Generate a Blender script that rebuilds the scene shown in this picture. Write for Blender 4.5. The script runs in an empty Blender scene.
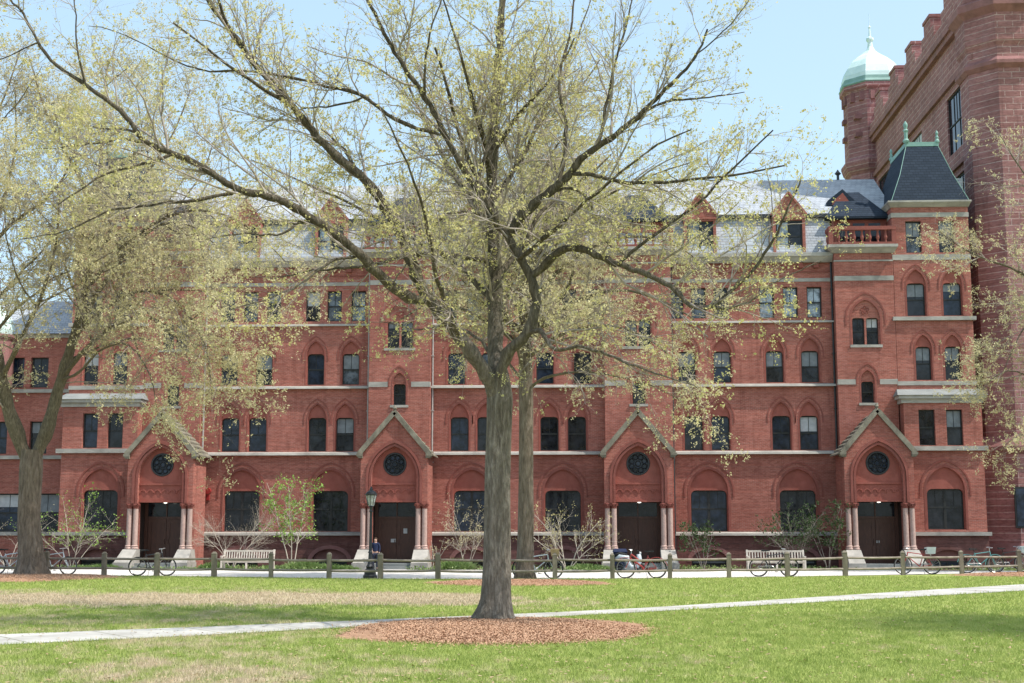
import bpy, bmesh, math, random
import numpy as np
from mathutils import Vector, Matrix, geometry
random.seed(7); RNG = np.random.default_rng(11)
R = math.radians; PI = math.pi
scene = bpy.context.scene
COL = scene.collection

# ---------------------------------------------------------------- survey of the site
# The photograph was solved as a level-horizon perspective (f = 1350 px, 1.6 m eye height);
# at() turns a surveyed point of a vertical plane Y = const into metres.
F_PX, YAW, PIT, EYE = 1350.0, R(2.9), math.atan(188.5 / 1350), 1.6
_F = Vector((-math.sin(YAW) * math.cos(PIT), math.cos(YAW) * math.cos(PIT), math.sin(PIT)))
_R = Vector((math.cos(YAW), math.sin(YAW), 0)); _U = _R.cross(_F)
def ray(px, py): return _F + _R * ((px - 512) / F_PX) + _U * ((341.5 - py) / F_PX)
def at(px, py, Y):
    v = ray(px, py); t = Y / v.y
    return Vector((v.x * t, Y, EYE + v.z * t))
def gd(px, py):
    v = ray(px, py); t = -EYE / v.z
    return Vector((v.x * t, v.y * t, 0))
def zg(Y):                                   # the yard dips slightly towards the building
    t = min(1, max(0, (Y - 54) / 12)); t = t * t * (3 - 2 * t)
    return -0.4 * t

# ---------------------------------------------------------------- materials
def new_mat(name):
    m = bpy.data.materials.new(name); m.use_nodes = True
    nt = m.node_tree; b = nt.nodes['Principled BSDF']
    return m, nt, b
class NT:
    def __init__(s, nt): s.nt = nt
    def n(s, t, **kw):
        nd = s.nt.nodes.new(t)
        for k, v in kw.items():
            if k.startswith('i_'):
                nm = k[2:]
                nd.inputs[int(nm) if nm.isdigit() else nm.replace('_', ' ')].default_value = v
            else: setattr(nd, k, v)
        return nd
    def l(s, a, b): s.nt.links.new(a, b)
    def pos(s, sx=1, sy=1, sz=1, obj=False):
        if obj: src = s.n('ShaderNodeTexCoord').outputs['Object']
        else: src = s.n('ShaderNodeNewGeometry').outputs['Position']
        m = s.n('ShaderNodeMapping'); m.inputs['Scale'].default_value = (sx, sy, sz); s.l(src, m.inputs['Vector'])
        return m.outputs[0]
    def noise(s, vec, scale, detail=4, rough=.6):
        t = s.n('ShaderNodeTexNoise'); t.inputs['Scale'].default_value = scale
        t.inputs['Detail'].default_value = detail; t.inputs['Roughness'].default_value = rough
        s.l(vec, t.inputs['Vector']); return t.outputs['Fac']
    def ramp(s, fac, stops):
        r = s.n('ShaderNodeValToRGB'); e = r.color_ramp.elements
        while len(e) < len(stops): e.new(.5)
        for q, (p, c) in zip(e, stops):
            q.position = p; q.color = (c[0], c[1], c[2], 1) if not isinstance(c, (int, float)) else (c, c, c, 1)
        s.l(fac, r.inputs[0]); return r.outputs[0]
    def mix(s, fac, a, b, mode='MIX'):
        m = s.n('ShaderNodeMix', data_type='RGBA', blend_type=mode)
        for sock, v in ((m.inputs[0], fac), (m.inputs[6], a), (m.inputs[7], b)):
            if isinstance(v, (int, float)): sock.default_value = v
            elif isinstance(v, tuple): sock.default_value = (v[0], v[1], v[2], 1)
            else: s.l(v, sock)
        return m.outputs[2]
    def bump(s, h, dist, strength=1.0):
        b = s.n('ShaderNodeBump'); b.inputs['Distance'].default_value = dist; b.inputs['Strength'].default_value = strength
        s.l(h, b.inputs['Height']); return b.outputs[0]
    def math(s, op, a, b=0.0):
        m = s.n('ShaderNodeMath', operation=op)
        for i, v in enumerate((a, b)):
            if isinstance(v, (int, float)): m.inputs[i].default_value = v
            else: s.l(v, m.inputs[i])
        return m.outputs[0]

def mottled(name, c1, c2, scale=2.0, rough=.85, bump=.01, stretch=(1, 1, 1), obj=False, bscale=None, metal=0, spec=.3, grime=0):
    m, nt, b = new_mat(name); t = NT(nt)
    v = t.pos(*stretch, obj=obj)
    f = t.noise(v, scale, 6)
    c = t.ramp(f, [(.3, c1), (.7, c2)])
    if grime:
        g = t.noise(t.pos(1, 1, .35, obj=obj), .9, 5)
        c = t.mix(t.ramp(g, [(.45, 0.0), (.75, grime)]), c, (.05, .045, .04))
    t.l(c, b.inputs['Base Color'])
    b.inputs['Roughness'].default_value = rough; b.inputs['Metallic'].default_value = metal
    b.inputs['Specular IOR Level'].default_value = spec
    if bump:
        t.l(t.bump(t.noise(v, bscale or scale * 6, 4), bump), b.inputs['Normal'])
    return m

def brickmat(name, ca, cb, mortar, bw=.21, bh=.072, ms=.010, tint=(.9, .5, .4), dirt=.35, mort_mix=1.0, rot=0):
    m, nt, b = new_mat(name); t = NT(nt)
    g = t.n('ShaderNodeNewGeometry'); sp = t.n('ShaderNodeSeparateXYZ'); t.l(g.outputs['Position'], sp.inputs[0])
    u = t.math('ADD', sp.outputs[0], sp.outputs[1])
    cb_ = t.n('ShaderNodeCombineXYZ'); t.l(u, cb_.inputs[0]); t.l(sp.outputs[2], cb_.inputs[1])
    br = t.n('ShaderNodeTexBrick'); t.l(cb_.outputs[0], br.inputs['Vector'])
    br.inputs['Scale'].default_value = 1; br.inputs['Brick Width'].default_value = bw; br.inputs['Row Height'].default_value = bh
    br.inputs['Mortar Size'].default_value = ms; br.inputs['Mortar Smooth'].default_value = .3; br.inputs['Bias'].default_value = -.1
    br.inputs['Color1'].default_value = (*ca, 1); br.inputs['Color2'].default_value = (*cb, 1); br.inputs['Mortar'].default_value = (*mortar, 1)
    c = br.outputs['Color']
    # faded and sooty patches, streaks along courses
    st = t.noise(t.pos(.5, .5, 7), 1.3, 5)
    c = t.mix(t.ramp(st, [(.38, 0.0), (.68, .6)]), c, tuple(min(1, x * y) for x, y in zip(ca, (1.6, 1.9, 1.9))))
    st2 = t.noise(t.pos(.35, .35, 9), 1.9, 4)
    c = t.mix(t.ramp(st2, [(.5, 0.0), (.7, .4)]), c, tuple(x * .55 for x in ca))
    p = t.noise(t.pos(1, 1, 1), .33, 6, .65)
    c = t.mix(t.ramp(p, [(.42, 0.0), (.72, dirt)]), c, tuple(x * .42 for x in ca))
    vs = t.noise(t.pos(2.6, 2.6, .22), 1.0, 5, .7)
    c = t.mix(t.ramp(vs, [(.54, 0.0), (.72, .45)]), c, tuple(x * .38 for x in ca))
    fine = t.noise(t.pos(4, 4, 13), .9, 2)
    c = t.mix(t.ramp(fine, [(.42, .35), (.5, 0.0)]), c, tuple(x * .5 for x in ca))
    p2 = t.noise(t.pos(1.6, 1.6, .35), .6, 5, .6)
    c = t.mix(t.ramp(p2, [(.55, 0.0), (.8, .3)]), c, tuple(min(1, x * y) for x, y in zip(ca, (1.3, 2.0, 2.3))))
    t.l(c, b.inputs['Base Color']); b.inputs['Roughness'].default_value = .9; b.inputs['Specular IOR Level'].default_value = .2
    h = t.math('ADD', br.outputs['Fac'], t.math('MULTIPLY', t.noise(t.pos(1, 1, 1), 9, 4), -.8))
    t.l(t.bump(t.math('MULTIPLY', h, -1), .012), b.inputs['Normal'])
    return m

M = {}
M['brick'] = brickmat('red_brick', (.35, .104, .078), (.44, .158, .122), (.40, .26, .215), dirt=.5)
M['brick_base'] = brickmat('basement_brownstone', (.14, .062, .055), (.18, .08, .07), (.15, .085, .075), bw=.6, bh=.3, ms=.014)
M['terra'] = mottled('terracotta', (.27, .078, .058), (.34, .11, .085), 3, bump=.01, grime=.3)
M['terra_trim'] = mottled('terracotta_moulding', (.22, .065, .05), (.29, .095, .075), 4, bump=.01, grime=.4)
M['stone'] = mottled('weathered_limestone', (.29, .275, .25), (.45, .415, .37), 2.5, bump=.01, grime=.45, stretch=(.5, .5, 2))
M['stone_dark'] = mottled('weathered_gable_stone', (.15, .135, .10), (.31, .28, .215), 3, bump=.012, grime=.6)
M['plinth'] = mottled('pale_pedestal_stone', (.30, .285, .26), (.44, .41, .37), 2.5, bump=.008, grime=.3)
M['column'] = mottled('pink_granite_column', (.42, .28, .24), (.54, .38, .33), 8, bump=.002, rough=.5, grime=.2)
M['wood_dark'] = mottled('dark_stained_wood', (.05, .018, .011), (.09, .034, .021), 5, rough=.45, bump=.003, stretch=(3, 3, .5), spec=.4)
M['dark_room'] = mottled('unlit_vestibule_plaster', (.035, .02, .016), (.05, .03, .024), 2, bump=0)  # porch shade is put into this dark plaster colour
M['frame'] = mottled('dark_painted_window_frame', (.018, .02, .02), (.035, .035, .035), 5, rough=.5, bump=.001)
M['blind'] = mottled('window_shade_fabric', (.38, .39, .40), (.55, .56, .56), 3, bump=.001)
M['reflect_tone'] = mottled('grey_reflection_tone', (.14, .155, .17), (.24, .26, .28), 3, rough=.3, bump=0)  # upper sash reflection painted as a glossy grey panel, no cloth
M['metal_pipe'] = mottled('lead_downspout', (.32, .30, .29), (.42, .39, .37), 3, rough=.6, bump=.001, metal=.2)
M['copper'] = mottled('verdigris_copper', (.16, .29, .25), (.26, .42, .37), 1.2, rough=.6, bump=.004, grime=.15)
M['copper_pale'] = mottled('pale_verdigris_dome', (.50, .66, .62), (.66, .80, .77), .8, rough=.5, bump=.004)
M['red_paint'] = mottled('red_enamel', (.30, .025, .025), (.36, .04, .035), 4, rough=.35, bump=0, spec=.5)
M['iron'] = mottled('black_cast_iron', (.012, .013, .016), (.03, .032, .036), 8, rough=.45, bump=.001, spec=.5)
M['fence_wood'] = mottled('weathered_fence_timber', (.12, .10, .075), (.26, .225, .17), 4, bump=.004, stretch=(1, 1, .4), grime=.3, obj=True)
M['rail_wood'] = mottled('weathered_fence_rail', (.17, .14, .11), (.32, .27, .22), 4, bump=.004, stretch=(.3, 2, 2))
M['bench_wood'] = mottled('silvered_teak', (.42, .37, .32), (.62, .56, .49), 6, bump=.003, obj=True)
M['concrete'] = mottled('pale_concrete', (.44, .42, .40), (.60, .575, .55), 1.2, bump=.006, bscale=30, grime=.15)
def path_mat():
    m, nt, b = new_mat('worn_concrete_path'); t = NT(nt)
    g = t.n('ShaderNodeNewGeometry'); sp = t.n('ShaderNodeSeparateXYZ'); t.l(g.outputs['Position'], sp.inputs[0])
    s = t.math('ADD', t.math('MULTIPLY', sp.outputs[0], .777), t.math('MULTIPLY', sp.outputs[1], .629))
    fr = t.math('ABSOLUTE', t.math('SUBTRACT', t.math('FRACT', t.math('DIVIDE', s, 1.5)), .5))
    j = t.ramp(fr, [(.484, 0.0), (.492, 1.0)])
    c = t.ramp(t.noise(t.pos(1, 1, 1), .9, 6, .65), [(.3, (.31, .29, .26)), (.5, (.43, .41, .375)), (.7, (.55, .525, .48))])
    c = t.mix(t.ramp(t.noise(t.pos(1, 1, 1), 9, 5), [(.5, 0.0), (.75, .35)]), c, (.26, .24, .2))
    c = t.mix(t.math('MULTIPLY', j, .75), c, (.13, .13, .08))
    t.l(c, b.inputs['Base Color']); b.inputs['Roughness'].default_value = .9; t.l(t.bump(t.noise(t.pos(1, 1, 1), 60, 3), .004), b.inputs['Normal']); return m
M['pathc'] = path_mat()
M['paving'] = mottled('courtyard_paving', (.54, .50, .46), (.68, .63, .58), .8, bump=.004, bscale=24, grime=.1)
M['slab'] = mottled('bluestone_and_shade_tone', (.17, .18, .18), (.26, .27, .26), 1.5, bump=.004)  # step stone; its dark tone also paints shade on the right paving
M['soil'] = mottled('planting_soil', (.05, .035, .022), (.12, .085, .055), 4, bump=.04)
M['rubber'] = mottled('tyre_rubber', (.012, .012, .012), (.03, .03, .03), 10, rough=.8, bump=0)
M['chrome'] = mottled('scratched_alloy', (.45, .45, .46), (.62, .62, .62), 10, rough=.35, bump=0, metal=.9)

def glass_mat(name, base, rough, wob, spec=.42):
    m, nt, b = new_mat(name); t = NT(nt)
    f = t.noise(t.pos(1, 1, 1), 2.1, 5, .7)
    t.l(t.ramp(f, [(.40, tuple(x * .35 for x in base)), (.60, tuple(x * 1.25 for x in base))]), b.inputs['Base Color'])  # mottled base colour imitates reflections in the panes
    b.inputs['Roughness'].default_value = rough; b.inputs['IOR'].default_value = 1.45; b.inputs['Specular IOR Level'].default_value = spec
    t.l(t.bump(t.noise(t.pos(1, 1, 1), .9, 1), wob), b.inputs['Normal'])
    return m
M['glass'] = glass_mat('dark_window_glass', (.020, .022, .028), .05, .012)
M['glass_b'] = glass_mat('bluish_window_glass', (.022, .032, .055), .07, .02)
M['glass_sky'] = glass_mat('painted_sky_reflection_glass', (.34, .40, .46), .05, .02)  # bright sky reflection is in the base colour
M['glass_mid'] = glass_mat('painted_dull_reflection_glass', (.12, .14, .165), .05, .02)  # dull tree reflection is in the base colour
M['globe'] = glass_mat('lantern_glass', (.55, .56, .56), .15, .01)

def slate_mat(name, ca, cb, fade):
    m, nt, b = new_mat(name); t = NT(nt)
    g = t.n('ShaderNodeNewGeometry'); sp = t.n('ShaderNodeSeparateXYZ'); t.l(g.outputs['Position'], sp.inputs[0])
    u = t.math('ADD', sp.outputs[0], t.math('MULTIPLY', sp.outputs[1], .3)); cb_ = t.n('ShaderNodeCombineXYZ'); t.l(u, cb_.inputs[0]); t.l(sp.outputs[2], cb_.inputs[1])
    br = t.n('ShaderNodeTexBrick'); t.l(cb_.outputs[0], br.inputs['Vector'])
    br.inputs['Scale'].default_value = 1; br.inputs['Brick Width'].default_value = .3; br.inputs['Row Height'].default_value = .16
    br.inputs['Mortar Size'].default_value = .012; br.inputs['Color1'].default_value = (*ca, 1); br.inputs['Color2'].default_value = (*cb, 1)
    br.inputs['Mortar'].default_value = (*[x * .65 for x in ca], 1)
    c = t.mix(t.ramp(t.noise(t.pos(1, 1, 1), .5, 6), [(.4, 0.0), (.7, fade)]), br.outputs['Color'], tuple(min(1, x * 1.6) for x in cb))
    t.l(c, b.inputs['Base Color']); b.inputs['Roughness'].default_value = .8; b.inputs['Specular IOR Level'].default_value = .15
    t.l(t.bump(t.math('MULTIPLY', br.outputs['Fac'], -1), .015), b.inputs['Normal'])
    return m
M['slate'] = slate_mat('sunlit_grey_slate', (.29, .31, .34), (.38, .40, .43), .4)  # silvery sunlit sheen of the main slopes is in this grey
M['slate_dark'] = slate_mat('dark_and_shaded_slate', (.018, .028, .044), (.026, .038, .058), .08)  # darker slate; shade on the stair tower pavilions is in its colour
M['brown'] = brickmat('brownstone_blocks', (.28, .125, .118), (.37, .175, .165), (.56, .40, .37), bw=.85, bh=.36, ms=.03, dirt=.5)
M['brown_trim'] = mottled('brownstone_trim', (.22, .10, .092), (.31, .15, .14), 2, bump=.02, grime=.4)

def bark_mat(name, c1, c2, c3, s=1.0, crack=.03, top=None):
    m, nt, b = new_mat(name); t = NT(nt)
    v = t.pos(13 * s, 13 * s, 2.6 * s)
    f = t.noise(v, 1.6, 7, .7)
    c = t.ramp(f, [(.3, c1), (.52, c2), (.72, c3)])
    g = t.noise(t.pos(1, 1, .5), 1.3, 5)
    c = t.mix(t.ramp(g, [(.45, 0.0), (.72, .45)]), c, (c1[0] * 1.1, c1[1] * 1.1, c1[2] * 1.0))
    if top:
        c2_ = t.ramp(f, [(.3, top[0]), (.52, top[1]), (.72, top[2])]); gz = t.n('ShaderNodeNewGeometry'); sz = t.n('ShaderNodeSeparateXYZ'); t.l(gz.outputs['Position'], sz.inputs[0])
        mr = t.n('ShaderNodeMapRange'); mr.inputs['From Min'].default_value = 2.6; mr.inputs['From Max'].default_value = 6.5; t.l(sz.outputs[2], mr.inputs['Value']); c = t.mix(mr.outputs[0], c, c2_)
    t.l(c, b.inputs['Base Color']); b.inputs['Roughness'].default_value = .92; b.inputs['Specular IOR Level'].default_value = .15
    t.l(t.bump(t.math('ADD', f, t.math('MULTIPLY', t.noise(t.pos(30 * s, 30 * s, 12 * s), 1, 4), .35)), crack), b.inputs['Normal'])
    return m
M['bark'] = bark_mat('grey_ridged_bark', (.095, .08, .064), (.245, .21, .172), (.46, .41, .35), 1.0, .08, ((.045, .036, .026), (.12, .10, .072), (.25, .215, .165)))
M['bark_far'] = bark_mat('brown_grey_bark', (.07, .055, .042), (.19, .15, .12), (.30, .25, .205), .6, .05)
M['limb'] = bark_mat('mossy_limb_bark', (.06, .048, .034), (.15, .125, .09), (.27, .235, .18), 1.4, .02)
M['twig'] = mottled('twig_bark', (.20, .165, .14), (.42, .365, .32), 3, bump=0)
M['twig_pale'] = mottled('pale_shrub_twigs', (.42, .36, .29), (.60, .53, .44), 3, bump=0)
def leaf_mat(name, stops, trans=.35, sc=9.0, big=.5):
    m, nt, b = new_mat(name); t = NT(nt)
    f = t.noise(t.pos(1, 1, 1), sc, 2, .7)
    f2 = t.noise(t.pos(1, 1, 1), big, 3)
    c = t.ramp(t.math('ADD', t.math('MULTIPLY', f, .65), t.math('MULTIPLY', f2, .35)), stops)
    t.l(c, b.inputs['Base Color']); b.inputs['Roughness'].default_value = .6; b.inputs['Specular IOR Level'].default_value = .25
    tr = t.n('ShaderNodeBsdfTranslucent'); t.l(c, tr.inputs[0])
    mx = t.n('ShaderNodeMixShader'); mx.inputs[0].default_value = trans
    t.l(b.outputs[0], mx.inputs[1]); t.l(tr.outputs[0], mx.inputs[2])
    t.l(mx.outputs[0], nt.nodes['Material Output'].inputs['Surface'])
    return m
M['bud'] = leaf_mat('yellow_green_spring_buds', [(.34, (.40, .35, .13)), (.5, (.62, .57, .25)), (.66, (.78, .74, .44))], trans=.45)
M['bud_pale'] = leaf_mat('pale_spring_foliage', [(.34, (.40, .34, .19)), (.5, (.60, .54, .31)), (.66, (.76, .71, .48))], trans=.45)
M['bud_rust'] = leaf_mat('rusty_spring_buds', [(.34, (.26, .13, .05)), (.5, (.42, .33, .12)), (.66, (.55, .48, .2))])
M['leaf_green'] = leaf_mat('fresh_green_leaves', [(.34, (.12, .24, .04)), (.5, (.26, .42, .08)), (.66, (.42, .58, .16))])
M['leaf_dark'] = leaf_mat('dark_shrub_leaves', [(.34, (.03, .055, .02)), (.5, (.06, .10, .035)), (.66, (.11, .17, .06))])
M['leaf_ground'] = leaf_mat('perennial_leaves', [(.34, (.10, .18, .05)), (.5, (.22, .32, .10)), (.66, (.42, .48, .24))])

# lawn: green with dead straw patches, the same field of patches is used by blades and by the soil below them
def lawn_color(t):
    # straw bands: one across the yard at the left, loose patches elsewhere
    g = t.n('ShaderNodeNewGeometry'); sp = t.n('ShaderNodeSeparateXYZ'); t.l(g.outputs['Position'], sp.inputs[0])
    n1 = t.noise(t.pos(.55, .30, 1), .55, 5, .62)
    n2 = t.noise(t.pos(1, .6, 1), 2.4, 5, .65)
    n3 = t.noise(t.pos(1, 1, 1), 14, 3)
    # left weight: more dead grass for X < 0
    wl = t.n('ShaderNodeMapRange'); wl.inputs['From Min'].default_value = 6; wl.inputs['From Max'].default_value = -9
    wl.inputs['To Min'].default_value = -.07; wl.inputs['To Max'].default_value = .07
    t.l(sp.outputs[0], wl.inputs['Value'])
    # the worn band between 29 and 34 m
    yc = t.math('ADD', sp.outputs[1], t.math('MULTIPLY', n2, 2.5))
    db = t.math('ABSOLUTE', t.math('SUBTRACT', yc, 33.2))
    bd = t.n('ShaderNodeMapRange'); bd.inputs['From Min'].default_value = 3.4; bd.inputs['From Max'].default_value = 1.2
    bd.inputs['To Min'].default_value = 0; bd.inputs['To Max'].default_value = .26; t.l(db, bd.inputs['Value'])
    lm = t.n('ShaderNodeMapRange'); lm.inputs['From Min'].default_value = 2; lm.inputs['From Max'].default_value = -3
    t.l(sp.outputs[0], lm.inputs['Value'])
    band = t.math('MULTIPLY', t.math('MULTIPLY', bd.outputs[0], lm.outputs[0]), t.ramp(n1, [(.3, .35), (.6, 1.15)]))
    fr = t.n('ShaderNodeMapRange'); fr.inputs['From Min'].default_value = 18.5; fr.inputs['From Max'].default_value = 14
    fr.inputs['To Min'].default_value = 0; fr.inputs['To Max'].default_value = .05; t.l(sp.outputs[1], fr.inputs['Value'])
    # lusher strip in front of the fence
    lu = t.n('ShaderNodeMapRange'); lu.inputs['From Min'].default_value = 35.5; lu.inputs['From Max'].default_value = 39
    lu.inputs['To Min'].default_value = 0; lu.inputs['To Max'].default_value = -.12; t.l(sp.outputs[1], lu.inputs['Value'])
    s = t.math('ADD', t.math('MULTIPLY', n1, .6), t.math('MULTIPLY', n2, .4))
    for x in (wl.outputs[0], band, fr.outputs[0], lu.outputs[0]): s = t.math('ADD', s, x)
    s = t.math('ADD', s, t.math('MULTIPLY', t.math('SUBTRACT', n3, .5), .16))
    green = t.ramp(n2, [(.3, (.23, .30, .065)), (.5, (.34, .405, .115)), (.7, (.46, .48, .18))])
    straw = t.ramp(n3, [(.3, (.42, .34, .22)), (.7, (.66, .55, .40))])
    return t.mix(t.ramp(s, [(.535, 0.0), (.64, 1.0)]), green, straw), s
def lawn_mat():
    m, nt, b = new_mat('lawn_turf'); t = NT(nt)
    c, s = lawn_color(t)
    h = t.noise(t.pos(1, 1, 1), 40, 4, .7)
    c = t.mix(t.ramp(h, [(.35, .3), (.6, 0.0)]), c, (.16, .17, .06))
    t.l(c, b.inputs['Base Color']); b.inputs['Roughness'].default_value = .95; b.inputs['Specular IOR Level'].default_value = .05
    t.l(t.bump(h, .03), b.inputs['Normal']); return m
def blade_mat():
    m, nt, b = new_mat('grass_blades'); t = NT(nt)
    c, s = lawn_color(t)
    t.l(c, b.inputs['Base Color']); b.inputs['Roughness'].default_value = .7; b.inputs['Specular IOR Level'].default_value = .15
    tr = t.n('ShaderNodeBsdfTranslucent'); t.l(c, tr.inputs[0]); mx = t.n('ShaderNodeMixShader'); mx.inputs[0].default_value = .35
    t.l(b.outputs[0], mx.inputs[1]); t.l(tr.outputs[0], mx.inputs[2]); t.l(mx.outputs[0], nt.nodes['Material Output'].inputs['Surface'])
    return m
M['lawn'] = lawn_mat(); M['blade'] = blade_mat()
M['mulch'] = mottled('bark_mulch', (.27, .145, .085), (.48, .29, .18), 6, bump=.04, bscale=22)
M['chip'] = mottled('mulch_chips', (.36, .20, .125), (.53, .335, .215), 7, bump=0)

# ---------------------------------------------------------------- mesh helpers
class MB:
    def __init__(s): s.v = []; s.f = []
    def quad(s, a, b, c, d):
        n = len(s.v); s.v += [tuple(a), tuple(b), tuple(c), tuple(d)]; s.f.append((n, n + 1, n + 2, n + 3))
    def poly(s, pts):
        n = len(s.v); s.v += [tuple(p) for p in pts]; s.f.append(tuple(range(n, n + len(pts))))
    def box(s, x0, x1, y0, y1, z0, z1):
        n = len(s.v)
        s.v += [(x, y, z) for z in (z0, z1) for y in (y0, y1) for x in (x0, x1)]
        for q in ((0, 2, 3, 1), (4, 5, 7, 6), (0, 1, 5, 4), (2, 6, 7, 3), (0, 4, 6, 2), (1, 3, 7, 5)): s.f.append(tuple(n + i for i in q))
    def hexa(s, P):      # P: 4 bottom, 4 top
        n = len(s.v); s.v += [tuple(p) for p in P]
        for q in ((0, 3, 2, 1), (4, 5, 6, 7), (0, 1, 5, 4), (1, 2, 6, 5), (2, 3, 7, 6), (3, 0, 4, 7)): s.f.append(tuple(n + i for i in q))
    def bar(s, a, b, w, h, up=(0, 0, 1)):
        a = Vector(a); b = Vector(b); d = (b - a).normalized(); u = Vector(up)
        sx = d.cross(u)
        if sx.length < 1e-4: sx = d.cross(Vector((1, 0, 0)))
        sx.normalize(); uy = sx.cross(d).normalized()
        P = []
        for c in (a, b):
            for i, j in ((-1, -1), (1, -1), (1, 1), (-1, 1)): P.append(c + sx * (i * w / 2) + uy * (j * h / 2))
        s.hexa(P)
    def tube(s, pts, rad, k=8, cap=True):
        pts = [Vector(p) for p in pts]; n = len(pts)
        if isinstance(rad, (int, float)): rad = [rad] * n
        ref = Vector((0, 0, 1)); base = len(s.v); t0 = (pts[1] - pts[0]).normalized()
        if abs(t0.z) > .9: ref = Vector((1, 0, 0))
        x = t0.cross(ref).normalized()
        for i in range(n):
            t = (pts[min(i + 1, n - 1)] - pts[max(i - 1, 0)]).normalized()
            x = (x - t * x.dot(t)).normalized(); y = t.cross(x)
            for j in range(k):
                a = 2 * PI * j / k; s.v.append(tuple(pts[i] + (x * math.cos(a) + y * math.sin(a)) * rad[i]))
        for i in range(n - 1):
            for j in range(k):
                s.f.append((base + i * k + j, base + i * k + (j + 1) % k, base + (i + 1) * k + (j + 1) % k, base + (i + 1) * k + j))
        if cap:
            s.f.append(tuple(base + j for j in range(k))[::-1]); s.f.append(tuple(base + (n - 1) * k + j for j in range(k)))
    def lathe(s, c, prof, k=16, a0=0.0):
        base = len(s.v)
        for r, z in prof:
            for j in range(k):
                a = a0 + 2 * PI * j / k; s.v.append((c[0] + r * math.cos(a), c[1] + r * math.sin(a), c[2] + z))
        for i in range(len(prof) - 1):
            for j in range(k):
                s.f.append((base + i * k + j, base + i * k + (j + 1) % k, base + (i + 1) * k + (j + 1) % k, base + (i + 1) * k + j))
        s.f.append(tuple(base + j for j in range(k))[::-1]); s.f.append(tuple(base + (len(prof) - 1) * k + j for j in range(k)))
    def torus(s, c, Rr, r, axis='y', k=28, kk=6):
        base = len(s.v)
        for i in range(k):
            a = 2 * PI * i / k
            for j in range(kk):
                b = 2 * PI * j / kk; q = Rr + r * math.cos(b); w = r * math.sin(b)
                p = (q * math.cos(a), w, q * math.sin(a)) if axis == 'y' else (q * math.cos(a), q * math.sin(a), w)
                s.v.append((c[0] + p[0], c[1] + p[1], c[2] + p[2]))
        for i in range(k):
            for j in range(kk):
                i2 = (i + 1) % k; j2 = (j + 1) % kk
                s.f.append((base + i * kk + j, base + i2 * kk + j, base + i2 * kk + j2, base + i * kk + j2))
    def extrude(s, poly2, mp, w0, w1):           # closed prism of a 2-D outline between two depths
        tri = tess([poly2]); n = len(s.v); k = len(poly2)
        s.v += [tuple(mp(u, v, w0)) for u, v in poly2] + [tuple(mp(u, v, w1)) for u, v in poly2]
        for t in tri[1]: s.f.append(tuple(n + i for i in t)); s.f.append(tuple(n + k + i for i in t[::-1]))
        for i in range(k): j = (i + 1) % k; s.f.append((n + i, n + j, n + k + j, n + k + i))
    def plate(s, outline, holes, mp, w, reveal):  # a face with openings, each with its reveal
        pts, tri = tess([outline] + holes); n = len(s.v)
        s.v += [tuple(mp(u, v, w)) for u, v in pts]
        for t in tri: s.f.append(tuple(n + i for i in t))
        for h in holes:
            for i in range(len(h)):
                a = h[i]; b = h[(i + 1) % len(h)]
                s.quad(mp(*a, w), mp(*b, w), mp(*b, w + reveal), mp(*a, w + reveal))
    def ring(s, outer, inner, mp, w0, w1):       # open arch moulding: two matching polylines
        for i in range(len(outer) - 1):
            a, b, c, d = outer[i], outer[i + 1], inner[i + 1], inner[i]
            s.hexa([mp(*a, w0), mp(*b, w0), mp(*c, w0), mp(*d, w0), mp(*a, w1), mp(*b, w1), mp(*c, w1), mp(*d, w1)])
    def build(s, name, mat, parent=None, smooth=False, off=None):
        me = bpy.data.meshes.new(name)
        if off is None: off = origin(parent)
        v = np.array(s.v, dtype=np.float64) - np.array(off)
        me.from_pydata(v.tolist(), [], s.f); me.validate()
        bm = bmesh.new(); bm.from_mesh(me); bmesh.ops.recalc_face_normals(bm, faces=bm.faces); bm.to_mesh(me); bm.free()
        if smooth: me.shade_smooth()
        for m in (mat if isinstance(mat, (list, tuple)) else [mat]): me.materials.append(m)
        o = bpy.data.objects.new(name, me); COL.objects.link(o)
        if parent is not None: o.parent = parent
        return o
def split_build(mb, name, mat, parent):
    par = list(range(len(mb.v)))
    def fd(a):
        while par[a] != a: par[a] = par[par[a]]; a = par[a]
        return a
    for f in mb.f:
        for q in f[1:]: par[fd(q)] = fd(f[0])
    gr = {}
    for f in mb.f: gr.setdefault(fd(f[0]), []).append(f)
    for fs in gr.values():
        ids = sorted({i for f in fs for i in f}); mp_ = {j: k for k, j in enumerate(ids)}; m2 = MB(); m2.v = [mb.v[i] for i in ids]; m2.f = [tuple(mp_[i] for i in f) for f in fs]
        m2.build(name, mat, parent)
def tess(loops):
    pts = []; edges = []
    for lp in loops:
        n = len(pts); pts += [tuple(p) for p in lp]; edges += [(n + i, n + (i + 1) % len(lp)) for i in range(len(lp))]
    V, E_, Fc, a, b, c = geometry.delaunay_2d_cdt([Vector(p) for p in pts], edges, [], 0, 1e-6)
    def inside(p, lp):
        r = False; j = len(lp) - 1
        for i in range(len(lp)):
            xi, yi = lp[i]; xj, yj = lp[j]
            if (yi > p[1]) != (yj > p[1]) and p[0] < (xj - xi) * (p[1] - yi) / (yj - yi) + xi: r = not r
            j = i
        return r
    out = []
    for f in Fc:
        cx = sum(V[i].x for i in f) / 3; cy = sum(V[i].y for i in f) / 3
        if inside((cx, cy), loops[0]) and not any(inside((cx, cy), h) for h in loops[1:]): out.append(tuple(f))
    return [(v.x, v.y) for v in V], out
def origin(o):
    p = Vector((0, 0, 0))
    while o is not None: p += o.location; o = o.parent
    return p
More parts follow.
